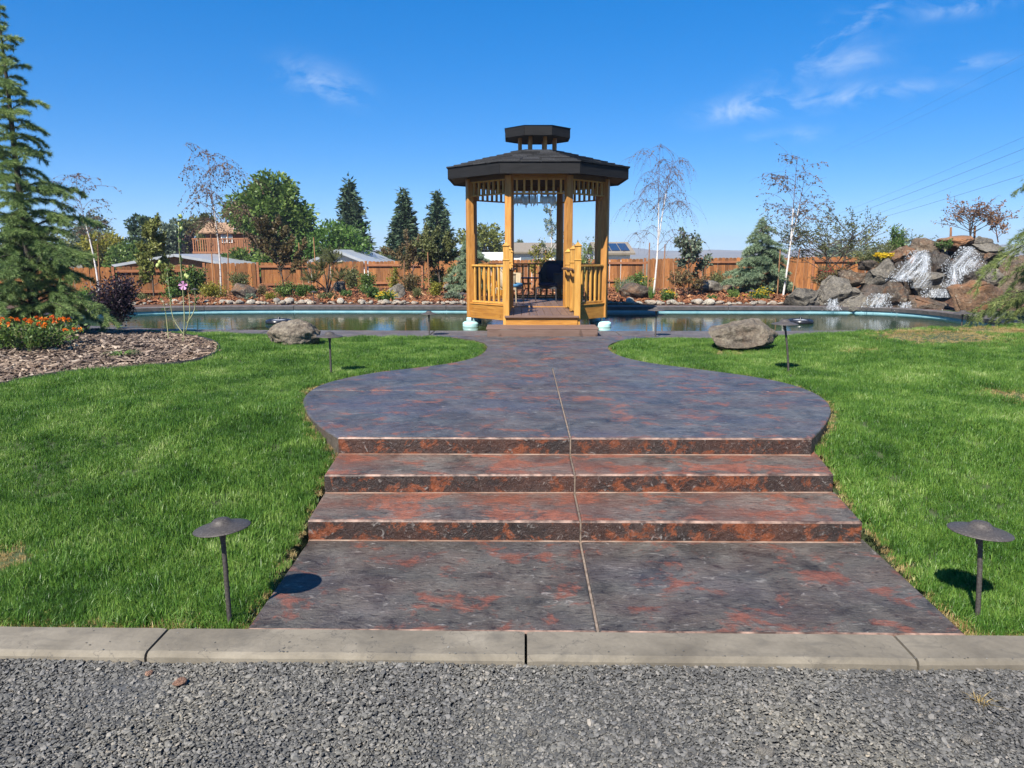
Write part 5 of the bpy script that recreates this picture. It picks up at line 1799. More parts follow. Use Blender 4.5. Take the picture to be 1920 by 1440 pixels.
# ---- low plants in the far bed
def tuft(name, label, px, Y, w_px, top_py, seed, leaf, n, ln, wd, cat='shrub', blossom=None, n_b=0, b_len=0.05, grassy=False, base_py=None, group=None):
    rng = np.random.default_rng(seed)
    b = spot(px, Y); H = max(0.12, top_h(px, top_py, Y, b)); Rr = w_px / FPX * Y / 2
    stems, tips = [], []
    for i in range(16):
        az = rng.random() * 6.28; e = rng.uniform(0.15, 1.0)
        d = np.array([math.cos(az) * Rr * e, math.sin(az) * Rr * e, H * math.sqrt(max(0.15, 1 - (e * 0.85) ** 2))])
        P = polyline(rng, [0, 0, -0.02], d, np.linalg.norm(d), 4, 0.10, 0.1)
        stems.append((P, 0.006, 0.002)); tips.append(P[1:])
    n = int(n * 1.6)
    if grassy:
        u = rng.random(n) * 6.28; e = rng.uniform(0.1, 1, n)
        P = np.stack([np.cos(u) * Rr * 0.3 * e, np.sin(u) * Rr * 0.3 * e, np.zeros(n)], 1)
        D = np.stack([np.cos(u) * Rr * e, np.sin(u) * Rr * e, H * np.sqrt(np.maximum(0.1, 1 - (e * 0.8) ** 2))], 1)
        lv = kites(P, D, np.linalg.norm(D, axis=1), wd, rng, 0.1)
    else:
        lv = leaves_on(rng, tips, n, ln, wd, Rr * 0.16, 0.0)
    parts = [('foliage', lv, leaf)]
    if blossom is not None:
        k = rng.integers(0, len(tips), n_b)
        c = np.array([tips[i][-1] for i in k]) + rng.normal(0, Rr * 0.22, (n_b, 3)) * np.array([1, 1, 0.5]) + np.array([0, 0, 0.02])
        bl = []
        for q in range(6):
            a = q * 1.047
            D = np.tile(np.array([math.cos(a), math.sin(a) - 0.5, 0.45]), (n_b, 1)) + rng.normal(0, 0.25, (n_b, 3))
            bl.append(kites(c, D, b_len, b_len * 0.7, rng, 0.05))
        parts.append(('blossoms', join_np(bl), blossom))
    return plant(name, label, cat, b, stems, B_green, parts, 4, group)


T = tuft
T('shrub', 'round deep green shrub before the fence panel, beside the pale boulder', 688, 23, 34, 512, 101, L_green, 1500, 0.06, 0.03)
T('shrub', 'leafy green shrub at the foot of the round deep green shrub', 700, 21.4, 34, 538, 102, L_fresh, 700, 0.06, 0.035)
T('flowering_plant', 'yellow flowering plant touching the pale rounded boulder', 722, 20.6, 46, 548, 103, L_fresh, 700, 0.055, 0.035, 'flowers', P_yellow, 60, 0.035)
T('shrub', 'small green shrub in front of the dwarf pine', 648, 21.6, 28, 545, 104, L_fresh, 500, 0.055, 0.03)
T('shrub', 'feathery light green shrub between the tall boulder and the dwarf pine', 566, 22, 32, 533, 105, L_bright, 700, 0.07, 0.02)
T('ground_cover', 'yellow green ground cover spreading beside the tall boulder', 398, 21.2, 58, 535, 106, L_gold, 1500, 0.05, 0.03)
T('ground_cover', 'small yellow tipped plant at the right foot of the tall boulder', 506, 20.9, 30, 549, 107, L_gold, 420, 0.045, 0.03)
T('shrub', 'dry brownish shrub right behind the tall boulder', 491, 22.4, 26, 534, 108, L_redgreen, 420, 0.06, 0.02)
T('shrub', 'yellow green shrub in front of the olive staked tree', 818, 22, 30, 530, 109, L_gold, 700, 0.055, 0.035)
T('grass_clump', 'thin grass clump between pale boulder and olive staked tree', 782, 21.6, 22, 538, 110, L_olive, 120, 0.3, 0.012, 'grass clump', grassy=True)
T('shrub', 'yellow climbing shrub against the fence behind the pale boulder', 738, 25, 20, 500, 111, L_gold, 420, 0.07, 0.04)
T('shrub', 'green shrub low beside the gazebo steps across the pool', 848, 21, 40, 550, 112, L_grey, 700, 0.07, 0.03)
T('shrub', 'spiky green plant seen through the gazebo rail on the right', 1100, 24, 24, 440, 113, L_green, 420, 0.12, 0.03)
T('grass_clump', 'wispy grey grass clump behind the wedge shaped boulder', 1174, 22.4, 40, 522, 114, L_grey, 160, 0.3, 0.012, 'grass clump', grassy=True)
T('flowering_plant', 'dark leaved plant with a pale bloom behind the wedge shaped boulder', 1207, 22.6, 26, 518, 115, L_green, 420, 0.06, 0.035, 'flowers', P_yellow, 5, 0.05)
T('flowering_plant', 'green plant with yellow flowers beside the wedge shaped boulder', 1250, 20.7, 34, 545, 116, L_fresh, 620, 0.055, 0.035, 'flowers', P_yellow, 30, 0.035)
T('grass_clump', 'upright light green grass clump at the foot of the left stake', 1222, 21.2, 12, 534, 117, L_bright, 60, 0.3, 0.014, 'grass clump', grassy=True)
T('shrub', 'small round green shrub in front of the oval boulder', 1335, 20.8, 20, 552, 118, L_green, 300, 0.05, 0.03)
T('shrub', 'low dark green shrub at the foot of the blue green cedar', 1374, 21.5, 26, 542, 119, L_green, 480, 0.05, 0.03)
T('flowering_plant', 'low yellow flowers in front of the blue green cedar', 1432, 21.2, 58, 547, 120, L_fresh, 900, 0.05, 0.03, 'flowers', P_yellow, 90, 0.036)
T('shrub', 'yellowish shrub behind the fence corner left of the gazebo boulder', 1158, 23.5, 18, 520, 121, L_gold, 200, 0.06, 0.03)
T('shrub', 'bright green leafy shrub under the columnar sapling', 318, 21.5, 34, 540, 122, L_bright, 620, 0.06, 0.03)
T('shrub', 'grassy green shrub at the end of the pool behind the purple shrub', 160, 19, 70, 545, 123, L_bright, 900, 0.07, 0.03)
T('shrub', 'yellow green shrub at the foot of the leaning pinkish birch', 268, 20.6, 40, 552, 124, L_olive, 620, 0.05, 0.03)
T('shrub', 'red budded low shrub beside the leaning waterfall birch', 1545, 21.4, 46, 500, 125, L_redgreen, 500, 0.05, 0.03, 'shrub', P_red, 30, 0.035)

T('shrub', 'low grey green shrub between the weeping birch and the tall boulder', 470, 20.6, 30, 552, 141, L_grey, 420, 0.05, 0.03)
T('shrub', 'bright green shrub at the foot of the bushy bronze sapling', 536, 22.0, 46, 530, 142, L_green, 900, 0.06, 0.03)
T('shrub', 'low spreading green shrub under the dwarf pine', 612, 21.0, 40, 552, 143, L_olive, 620, 0.05, 0.03)
T('shrub', 'tall leafy shrub against the fence between dwarf pine and round shrub', 660, 26.0, 44, 505, 144, L_olive, 1000, 0.08, 0.04)
T('shrub', 'dark bushy shrub at the foot of the reddish brown tree', 768, 24.0, 52, 515, 145, L_redgreen, 1100, 0.07, 0.035)
T('shrub', 'dark evergreen shrub at the foot of the olive staked tree', 820, 25.2, 46, 508, 146, L_green, 1000, 0.07, 0.035)
T('shrub', 'olive shrub against the fence beside the weeping birch stakes', 450, 26.5, 46, 512, 147, L_olive, 800, 0.08, 0.04)
T('shrub', 'green shrub against the fence between wedge boulder and bare birch', 1195, 25.5, 40, 508, 148, L_green, 800, 0.07, 0.035)
T('shrub', 'olive shrub against the fence behind the oval boulder', 1345, 26.0, 46, 512, 149, L_olive, 800, 0.07, 0.035)
T('shrub', 'feathery shrub between the blue green cedar and the leaning birch', 1468, 24.0, 40, 520, 150, L_redgreen, 700, 0.06, 0.03)
T('shrub', 'small bright shrub beside the orange stakes', 583, 23.0, 26, 535, 151, L_bright, 420, 0.06, 0.03)


def rock_plant(name, label, px, base_py, Y, w_px, top_py, seed, leaf, n, ln, wd, cat, blossom=None, n_b=0):
    global spot
    keep = spot
    spot = lambda p, y, z=None: at_depth(px, base_py, Y)
    t = tuft(name, label, px, Y, w_px, top_py, seed, leaf, n, ln, wd, cat, blossom, n_b, 0.05)
    spot = keep
    return t


rock_plant('flowering_plant', 'yellow flowers spilling over the left shoulder of the waterfall', 1652, 496, 20.0, 38, 478, 131, L_olive, 420, 0.05, 0.03, 'flowers', P_yellow, 110)
rock_plant('grass_clump', 'dry wispy plant behind the yellow flowers of the waterfall', 1660, 486, 20.6, 46, 455, 132, L_olive, 380, 0.09, 0.012, 'grass clump')
rock_plant('shrub', 'green ground plant trailing over the fence top left of the waterfall', 1630, 492, 20.9, 60, 476, 133, L_olive, 500, 0.06, 0.03, 'shrub')

rock_plant('shrub', 'dark purple shrub at the end of the pool beside the tall cedar', 226, 608, 13.2, 92, 515, 134, L_purple, 2600, 0.05, 0.032, 'shrub')
T('shrub', 'dark bushy shrub in the gap between the two fences', 366, 25.5, 44, 500, 135, L_green, 1500, 0.10, 0.05)
T('shrub', 'dark green shrub behind the pink bloom before the fence gap', 335, 24.5, 46, 512, 136, L_green, 1300, 0.09, 0.05)

# ---- plants of the near mulch island
rng = np.random.default_rng(300)
b = np.array([*at_depth(52, 660, 9.0)[:2], 0]); b[2] = ter(b[0], b[1])
stems, tips = [], []
for i in range(90):
    az = rng.random() * 6.28; e = rng.uniform(0.1, 1.0) ** 0.6
    d = np.array([math.cos(az) * 0.56 * e, math.sin(az) * 0.42 * e, 0.36 * math.sqrt(max(0.05, 1 - (0.8 * e) ** 2))])
    P = polyline(rng, [d[0] * 0.3, d[1] * 0.3, -0.01], d, np.linalg.norm(d), 4, 0.08, 0.2)
    stems.append((P, 0.004, 0.002)); tips.append(P[1:])
lv = leaves_on(rng, tips, 2600, 0.055, 0.028, 0.03, 0.0)
lan = plant('lantana_shrub', 'green leafy shrub covered with orange and red flower heads on the mulch', 'flowers', b, stems, B_green, [('foliage', lv, L_green)], 4)
k = 0
for i in rng.permutation(len(tips))[:46]:
    c = tips[i][-1] + np.array([0, -0.02, 0.03])
    n = 34
    D = unit(rng.normal(size=(n, 3)) + np.array([0, -0.5, 0.9]))
    V, F, rn = kites(c + D * 0.012, D + rng.normal(0, 0.4, (n, 3)), 0.022, 0.018, rng)
    rn = np.clip(rng.random() * 0.7 + rn * 0.3, 0, 1)
    new_obj('flower_head', mesh_np('flower_head', V, F, rn), P_orange, lan)

b = np.array([*at_depth(343, 636, 9.9)[:2], 0]); b[2] = ter(b[0], b[1])
rng = np.random.default_rng(310)
zp = lambda px, py: at_depth(px, py, 9.9) - b
stems = []
for pts in ([(343, 640), (346, 600), (341, 540), (340, 480), (339, 415)], [(345, 628), (355, 590), (352, 545), (345, 500)], [(343, 625), (325, 595), (318, 545), (312, 500)],
            [(317, 634), (312, 590), (306, 560)], [(350, 606), (364, 580), (366, 545)], [(341, 520), (338, 460), (337, 405)]):
    P = catmull(np.array([zp(*p) for p in pts]) + np.array([0, 1, 0]) * rng.normal(0, 0.02, (len(pts), 1)), 4, False)
    stems.append((P, 0.007, 0.0035))
tips = [q[0][len(q[0]) // 2:] for q in stems]
lv = leaves_on(rng, tips, 130, 0.045, 0.032, 0.012, 0.1)
hol = plant('hollyhock', 'tall thin stemmed plant with one pink bloom and lime buds on the mulch', 'flowers', b, stems, B_green, [('leaves', lv, L_fresh)], 6)
c = zp(346, 535) + np.array([0, -0.03, 0])
n = 5
for q in range(5):
    a = q * 2 * math.pi / 5 + 0.3
    V, F = [(0, 0, 0)], []
    for s in range(7):
        t = (s / 6 - 0.5) * 1.5
        V.append((0.06 * math.cos(a + t * 0.55), -0.02 - 0.008 * math.cos(s), 0.06 * math.sin(a + t * 0.55)))
    F = [(0, s + 1, s + 2) for s in range(6)]
    new_obj('petal', mesh_np('petal', V, F, np.full(6, 0.3 + 0.1 * q)), P_pink, hol, tuple(c))
for px, py in ((340, 433), (337, 425), (300, 496), (296, 502), (349, 521), (352, 524), (339, 410)):
    me = rock_mesh(int(px * 3 + py), (0.05, 0.05, 0.06), 2, 0.1, 2)
    me.attributes.new('rnd', 'FLOAT', 'FACE').data.foreach_set('value', np.random.default_rng(int(px)).random(len(me.polygons)).astype(np.float32))
    new_obj('bud', me, P_lime, hol, tuple(zp(px, py)))
# strap leaved plant
b = np.array([*at_depth(230, 672, 8.85)[:2], 0]); b[2] = ter(b[0], b[1])
polysV, polysF, rn, off = [], [], [], 0
for i in range(46):
    az = rng.random() * 6.28; L = rng.uniform(0.14, 0.30); w = rng.uniform(0.007, 0.012)
    s = np.linspace(0, 1, 6)
    rr = L * 0.9 * s; zz = L * (0.75 * s - 0.62 * s ** 2)
    cx, cy = math.cos(az), math.sin(az)
    for j in range(6):
        ww = w * (1 - s[j] ** 2 * 0.95)
        polysV += [(cx * rr[j] - cy * ww, cy * rr[j] + cx * ww, zz[j]), (cx * rr[j] + cy * ww, cy * rr[j] - cx * ww, zz[j])]
    for j in range(5): polysF.append((off + 2 * j, off + 2 * j + 1, off + 2 * j + 3, off + 2 * j + 2)); rn.append(rng.random() * 0.5 + 0.4)
    off += 12
t = thing('daylily', 'clump of green strap leaves lying in the mulch', 'plant', tuple(b))
new_obj('leaves', mesh_np('leaves', polysV, polysF, rn), L_bright, t)


# ================================================================== FENCE
F_wood = wood('fence_cedar', (0.13, 0.045, 0.012), (0.25, 0.095, 0.025), (0.36, 0.165, 0.055), 0.75, (0.5, 1.35))
F_rail = wood('fence_rail', (0.17, 0.062, 0.026), (0.27, 0.105, 0.042), (0.34, 0.15, 0.065), 0.75, axis='x')


def dog_ear(w, th, h):
    bm = bmesh.new()
    c = w * 0.22
    pts = [(-w / 2, 0), (w / 2, 0), (w / 2, h - c), (w / 2 - c, h), (-w / 2 + c, h), (-w / 2, h - c)]
    fr_ = [bm.verts.new((x, -th / 2, z)) for x, z in pts]; bk = [bm.verts.new((x, th / 2, z)) for x, z in pts]
    bm.faces.new(fr_); bm.faces.new(bk[::-1])
    for i in range(6): bm.faces.new((fr_[i], bk[i], bk[(i + 1) % 6], fr_[(i + 1) % 6]))
    bmesh.ops.recalc_face_normals(bm, faces=bm.faces[:])
    me = bpy.data.meshes.new('picket'); bm.to_mesh(me); bm.free()
    me.materials.append(F_wood)
    return me


PICKET = dog_ear(0.145, 0.018, 1.78)
rg = random.Random(9)


def fence(label, verts, flip0=0):
    P = [Vector(at_depth(px, py, Y)) for px, py, Y in verts]
    root = thing('fence', label, 'fence', (P[0].x, P[0].y, P[0].z - 1.78))
    o0 = root.location
    k = flip0
    for a, b in zip(P[:-1], P[1:]):
        d = b - a; n = max(1, round(d.length / 2.45))
        for s in range(n):
            p, q = a + d * (s / n), a + d * ((s + 1) / n)
            u = (q - p).normalized(); nrm = Vector((u.y, -u.x, 0)).normalized()      # towards the garden
            rz = math.atan2(u.y, u.x)
            new_obj('fence_post', box_mesh(0.09, 0.09, 1.9, 0.006, F_rail), None, root, p - o0 + Vector((0, 0, -0.95 + 0.02)), (0, 0, rz))
            front = (k % 2 == 0)
            off = nrm * (0.055 if front else -0.055)
            L = (q - p).length
            for z in (-0.16, -0.85, -1.5):
                o = new_obj('fence_rail', box_mesh(round(L - 0.09, 2), 0.038, 0.088, 0.004, F_rail), None, root, (p + q) / 2 - o0 + Vector((0, 0, z)), (0, 0, rz))
            m = int((L - 0.08) / 0.150)
            for i in range(m):
                c = p + u * (0.09 + (L - 0.16) * (i + 0.5) / m) + off
                new_obj('picket', PICKET, None, root, c - o0 + Vector((0, 0, -1.78 + rg.uniform(-0.012, 0.012))), (0, rg.uniform(-0.006, 0.006), rz))
            k += 1
    new_obj('fence_post', box_mesh(0.09, 0.09, 1.9, 0.006, F_rail), None, root, P[-1] - o0 + Vector((0, 0, -0.93)))


fence('brown cedar picket fence behind the tall cedar and the columnar sapling', [(-220, 506, 22.0), (60, 503, 23.6), (352, 498, 25.4)])
fence('long brown cedar picket fence across the garden behind the pool', [(382, 494, 28), (580, 491, 29), (1000, 487, 29.5), (1420, 483, 29.6), (1730, 480, 30.5)], 0)

# ================================================================== HOUSES AND FAR TREES
M_white = plain('white_siding', (0.62, 0.62, 0.60), 0.6)
M_cream = plain('cream_siding', (0.50, 0.48, 0.43), 0.6)
M_roofgrey = mottled('grey_metal_roof', [(0.3, (0.22, 0.235, 0.25)), (0.7, (0.30, 0.32, 0.34))], 2, 0.45, bump_s=0.05)
M_rooftan = mottled('tan_shingle_roof', [(0.3, (0.12, 0.10, 0.075)), (0.7, (0.24, 0.20, 0.15))], 12, 0.9, stretch=(1, 1, 3))
M_solar = plain('solar_glass', (0.02, 0.025, 0.04), 0.15)
M_pane = plain('window_glass', (0.10, 0.13, 0.16), 0.08)
M_cabin = wood('cabin_boards', (0.09, 0.036, 0.016), (0.16, 0.066, 0.028), (0.23, 0.105, 0.045), 0.75)
M_cabin_rail = wood('cabin_rail', (0.17, 0.065, 0.028), (0.26, 0.105, 0.045), (0.34, 0.15, 0.065), 0.75)
M_cabin_roof = mottled('cabin_roof', [(0.3, (0.17, 0.10, 0.055)), (0.7, (0.32, 0.20, 0.12))], 10, 0.9)


def slab4(name, parent, p, th, mat):
    """a thick panel from four corners (counter clockwise seen from outside)"""
    p = [Vector(q) for q in p]
    n = (p[1] - p[0]).cross(p[3] - p[0]).normalized()
    bm = bmesh.new()
    a = [bm.verts.new(q) for q in p]; b = [bm.verts.new(q - n * th) for q in p]
    bm.faces.new(a); bm.faces.new(b[::-1])
    for i in range(4): bm.faces.new((a[i], b[i], b[(i + 1) % 4], a[(i + 1) % 4]))
    bmesh.ops.recalc_face_normals(bm, faces=bm.faces[:])
    me = bpy.data.meshes.new(name); bm.to_mesh(me); bm.free()
    return new_obj(name, me, mat, parent)


def house(label, x, y, w, d, wall_h, roof_h, ridge, mw, mr, windows=(), solar=None, rotz=0.0, z0=-0.75, over=0.35, name='house'):
    t = thing(name, label, 'house', (x, y, z0), rotz)
    bm = bmesh.new()
    hw, hd = w / 2, d / 2
    pts = [(-hw, -hd), (hw, -hd), (hw, hd), (-hw, hd)]
    lo = [bm.verts.new((px, py, 0)) for px, py in pts]; hi = [bm.verts.new((px, py, wall_h)) for px, py in pts]
    for i in range(4): bm.faces.new((lo[i], lo[(i + 1) % 4], hi[(i + 1) % 4], hi[i]))
    if ridge == 'x':
        g = [bm.verts.new((-hw, 0, wall_h + roof_h)), bm.verts.new((hw, 0, wall_h + roof_h))]
        bm.faces.new((hi[3], hi[0], g[0])); bm.faces.new((hi[1], hi[2], g[1]))
    else:
        g = [bm.verts.new((0, -hd, wall_h + roof_h)), bm.verts.new((0, hd, wall_h + roof_h))]
        bm.faces.new((hi[0], hi[1], g[0])); bm.faces.new((hi[2], hi[3], g[1]))
    me = bpy.data.meshes.new('wall'); bm.to_mesh(me); bm.free()
    new_obj('wall', me, mw, t)
    o, th = over, 0.14
    e = roof_h * o / (hd if ridge == 'x' else hw)
    zr, ze = wall_h + roof_h + th, wall_h - e + th
    if ridge == 'x':
        r1 = slab4('roof', t, [(-hw - o, -hd - o, ze), (hw + o, -hd - o, ze), (hw + o, 0, zr), (-hw - o, 0, zr)], th, mr)
        slab4('roof', t, [(hw + o, hd + o, ze), (-hw - o, hd + o, ze), (-hw - o, 0.01, zr), (hw + o, 0.01, zr)], th, mr)
        if solar:
            x0, x1 = solar
            for q in range(3):
                a = x0 + (x1 - x0) * q / 3; b = x0 + (x1 - x0) * (q + 1) / 3 - 0.06
                f0, f1 = 0.15, 0.8
                P = lambda xx, f: (xx, (-hd - o) * (1 - f), ze + (zr - ze) * f + 0.05)
                slab4('solar_panel', t, [P(a, f0), P(b, f0), P(b, f1), P(a, f1)], 0.03, M_solar)
    else:
        slab4('roof', t, [(-hw - o, hd + o, ze), (-hw - o, -hd - o, ze), (0, -hd - o, zr), (0, hd + o, zr)], th, mr)
        slab4('roof', t, [(hw + o, -hd - o, ze), (hw + o, hd + o, ze), (0.01, hd + o, zr), (0.01, -hd - o, zr)], th, mr)
    for (wx, wz, ww, wh) in windows:
        wn = box('window', t, (wx, -hd - 0.02, wz), (ww + 0.16, 0.06, wh + 0.16), M_white)
        box('pane', wn, (0, -0.03, 0), (ww, 0.03, wh), M_pane)
    return t


def house_px(label, x0, x1, ridge_py, eave_py, Y, depth, ridge, mw, mr, **kw):
    a, b = at_depth(x0, 490, Y)[0], at_depth(x1, 490, Y)[0]
    yr = Y + (depth / 2 if ridge == 'x' else 0)
    zr = at_depth((x0 + x1) / 2, ridge_py, yr)[2]; ze = at_depth((x0 + x1) / 2, eave_py, Y)[2]
    z0 = -0.75
    over = 0.35
    return house(label, (a + b) / 2, Y + depth / 2, b - a - 2 * over, depth, ze - z0, max(0.3, zr - ze), ridge, mw, mr, z0=z0, over=over, **kw)


house_px('low building with a pale grey roof behind the fence below the tree house', 215, 450, 481, 499, 40, 7, 'y', M_cabin, M_roofgrey)
house_px('white gabled house with a grey roof behind the dwarf pine', 560, 708, 473, 497, 38, 7, 'y', M_white, M_roofgrey, windows=((0.0, 1.75, 0.5, 0.4),))
house_px('house with a tan roof and white wall seen through the gazebo', 955, 1082, 458, 474, 62, 9, 'x', M_white, M_rooftan, windows=((-1.2, 1.8, 1.3, 0.7), (1.6, 1.8, 1.3, 0.7)))
house_px('house with tan roof and solar panels right of the gazebo', 1115, 1190, 457, 476, 55, 8, 'x', M_white, M_rooftan, solar=(-0.9, 1.2))
house_px('white low shed roof behind the fence left of the gazebo', 868, 950, 480, 487, 44, 5, 'x', M_white, M_white)

# tree house
Y = 46
a = at_depth(384, 470, Y); c = at_depth(474, 470, Y)
zf = at_depth(420, 472, Y)[2]; ze = at_depth(420, 434, Y)[2]; zr = at_depth(420, 417, Y + 1.5)[2]
th = thing('tree_house', 'brown boarded tree house with a railed deck on posts behind the fence', 'tree house', ((a[0] + c[0]) / 2, Y, -0.75))
w = c[0] - a[0]; z0 = 0.75
box('wall', th, (0, 1.6, (zf + ze) / 2 + z0), (w, 2.6, ze - zf), M_cabin)
slab4('roof', th, [(-w / 2 - 0.35, 0.05, ze + z0 - 0.06), (w / 2 + 0.35, 0.05, ze + z0 - 0.06), (w / 2 + 0.35, 1.6, zr + z0), (-w / 2 - 0.35, 1.6, zr + z0)], 0.08, M_cabin_roof)
slab4('roof', th, [(w / 2 + 0.35, 3.15, ze + z0 - 0.06), (-w / 2 - 0.35, 3.15, ze + z0 - 0.06), (-w / 2 - 0.35, 1.61, zr + z0), (w / 2 + 0.35, 1.61, zr + z0)], 0.08, M_cabin_roof)
slab4('skylight', th, [(0.15, 0.55, ze + z0 + 0.16), (0.75, 0.55, ze + z0 + 0.16), (0.75, 1.3, zr + z0 - 0.04), (0.15, 1.3, zr + z0 - 0.04)], 0.05, M_white)
wn = box('window', th, (-0.18, 0.28, (zf + ze) / 2 + z0 + 0.18), (0.72, 0.06, 0.50), M_white)
for s in (-1, 1): box('pane', wn, (s * 0.165, -0.025, 0), (0.27, 0.04, 0.38), M_pane)
box('door', th, (w / 2 - 0.42, 0.285, (zf + ze) / 2 + z0 - 0.05), (0.5, 0.05, 1.0), W_dark)
dx0 = at_depth(362, 470, Y - 1)[0] - th.location.x; dx1 = at_depth(476, 470, Y - 1)[0] - th.location.x
box('deck_floor', th, ((dx0 + dx1) / 2, -0.4, zf + z0 - 0.05), (dx1 - dx0, 1.4, 0.12), M_cabin_rail)
rail_z = at_depth(420, 448, Y - 1)[2] + z0
box('deck_rail', th, ((dx0 + dx1) / 2, -1.05, rail_z), (dx1 - dx0, 0.07, 0.07), M_cabin_rail)
nb = 26
for i in range(nb):
    x = dx0 + (dx1 - dx0) * (i + 0.5) / nb
    box('deck_baluster', th, (x, -1.05, (rail_z + zf + z0) / 2), (0.06, 0.04, rail_z - zf - z0), M_cabin_rail)
for x in (dx0 + 0.15, dx1 - 0.15):
    for y in (-0.9, 2.6): box('support_post', th, (x, y, (zf + z0) / 2 - 0.05), (0.14, 0.14, zf + z0 - 0.1), W_dark)


def far_tree(name, label, px, Y, top_py, w_px, seed, leaf, bark=B_dark, n_clump=60, per=70, ln=0.24, group='trees beyond the fence', lobes=None, bottom=0.22, cr=None):
    x = at_depth(px, 490, Y)[0]; b = np.array([x, Y, -0.75])
    H = top_h(px, top_py, Y, b); Rr = w_px / 2 / FPX * Y
    rz = (H * (1 - bottom)) / 2
    lb = [((0, 0, H * bottom + rz), (Rr * 0.92, Rr * 0.8, rz * 0.93), 1.0)] if lobes is None else \
        [((lx * Rr, ly * Rr, lz * H), (rx * Rr, rx * Rr, rzz * H), sh) for lx, ly, lz, rx, rzz, sh in lobes]
    o, lv = big_tree(seed, H, None, H * 0.5, n_clump, cr or Rr * 0.30, per, ln, ln * 0.62, 0.03 * H + 0.03, lb)
    plant(name, label, 'tree', b, o, bark, [('crown', lv, leaf)], 5, group)


def far_spruce(label, px, Y, top_py, w_px, seed, kn=9000):
    x = at_depth(px, 490, Y)[0]; b = np.array([x, Y, -0.75])
    H = top_h(px, top_py, Y, b)
    o, lv = spruce(seed, H, w_px / 2 / FPX * Y, 34, 26, kn, 0.34, 0.12)
    plant('spruce_tree', label, 'tree', b, o, B_dark, [('crown', lv, L_spruce)], 5, 'dark spruces beyond the fence')


far_tree('broadleaf_tree', 'big dark green rounded tree beside the tree house', 515, 43, 330, 150, 401, L_green, n_clump=150, per=110, ln=0.24, cr=0.62,
         lobes=[(0.05, 0, 0.68, 0.72, 0.26, 0.42), (-0.45, -0.1, 0.72, 0.50, 0.16, 0.20), (0.28, 0.0, 0.38, 0.66, 0.26, 0.46), (0.55, 0, 0.60, 0.42, 0.18, 0.16), (0.1, 0, 0.88, 0.42, 0.11, 0.12)])
far_spruce('tall dark spruce standing alone behind the white gabled house', 660, 48, 335, 118, 411, 15000)
far_spruce('left one of the twin dark spruces behind the brown tree', 760, 46, 352, 96, 412, 12000)
far_spruce('right one of the twin dark spruces nearest the gazebo', 822, 46, 359, 102, 413, 12000)
far_tree('broadleaf_tree', 'bright green round tree behind the white gabled house', 628, 42, 420, 128, 402, L_bright, n_clump=80, per=90, ln=0.20)
far_tree('broadleaf_tree', 'light green tree behind the gazebo rail on its left side', 905, 58, 418, 84, 403, L_lime, n_clump=60, per=70)
far_tree('broadleaf_tree', 'low green tree seen through the gazebo above the tan roof', 975, 75, 448, 30, 404, L_grey, n_clump=26, per=50)
far_tree('broadleaf_tree', 'yellow green bushy tree behind the leaning pinkish birch', 200, 45, 436, 88, 405, L_gold, n_clump=60, per=80, ln=0.2)
far_tree('broadleaf_tree', 'grey green tree above the yellow green bushy tree', 178, 55, 400, 78, 406, L_grey, n_clump=50, per=70)
far_tree('broadleaf_tree', 'dark conifer like tree behind the columnar sapling', 272, 44, 396, 50, 407, L_spruce, n_clump=60, per=70, ln=0.2)
far_tree('broadleaf_tree', 'grey olive tree right of the columnar sapling', 318, 52, 410, 56, 408, L_grey, n_clump=60, per=70)
far_tree('broadleaf_tree', 'brownish olive tree left behind the tree house', 362, 60, 400, 44, 409, L_olive, n_clump=60, per=70)
far_tree('broadleaf_tree', 'brown green pointed tree rising behind the tree house roof', 394, 58, 388, 34, 410, L_olive, n_clump=46, per=60)
far_tree('broadleaf_tree', 'dark leafless looking bush under the tree house deck', 352, 47, 436, 42, 414, L_purple, n_clump=40, per=60, ln=0.14)
far_tree('broadleaf_tree', 'green hedge like tree left of the grey roof', 238, 43, 455, 78, 415, L_green, n_clump=50, per=70, ln=0.18)
far_tree('broadleaf_tree', 'dark green tree at the picture edge behind the tall cedar', 60, 42, 430, 170, 416, L_olive, n_clump=70, per=70)
far_tree('broadleaf_tree', 'small olive tree between the single spruce and the twins', 722, 58, 465, 44, 417, L_olive, n_clump=30, per=60)
far_tree('broadleaf_tree', 'dark shrub under the big rounded tree by the tree house', 450, 44, 470, 70, 418, L_green, n_clump=50, per=70, ln=0.18)
far_tree('broadleaf_tree', 'grey scrub along the horizon left of the waterfall', 1600, 90, 456, 120, 419, L_grey, n_clump=60, per=60, ln=0.3)
far_tree('broadleaf_tree', 'grey scrub along the horizon near the upright bright shrub', 1720, 80, 452, 120, 420, L_grey, n_clump=60, per=60, ln=0.3)

# ---- overhead wires
M_wire = plain('wire', (0.03, 0.03, 0.035), 0.5)
for lab, a, b, Ya, Yb, r in (
        ('uppermost of the four power lines in the sky above the waterfall', (2060, 195), (1540, 412), 38, 95, 0.005), ('second of the four power lines above the waterfall', (2060, 222), (1530, 425), 38, 95, 0.008),
        ('third and thinnest of the four power lines above the waterfall', (2060, 245), (1560, 428), 38, 95, 0.005), ('lowest of the four power lines above the waterfall', (2060, 283), (1540, 437), 38, 95, 0.008),
        ('faint upper wire crossing the clouds, upper one of two', (2060, 25), (1560, 285), 45, 110, 0.004), ('faint upper wire crossing the clouds, lower one of two', (2060, 55), (1590, 280), 45, 110, 0.004)):
    p, q = at_depth(*a, Ya), at_depth(*b, Yb)
    t = np.linspace(0, 1, 24)[:, None]
    P = p * (1 - t) + q * t; P[:, 2] -= 0.9 * (t[:, 0] * (1 - t[:, 0]))
    o = tube_obj('power_line', [(P - p, r, r * 1.6)], 5, M_wire, None, tuple(p))
    tag(o, lab, 'power line', 'overhead wires')


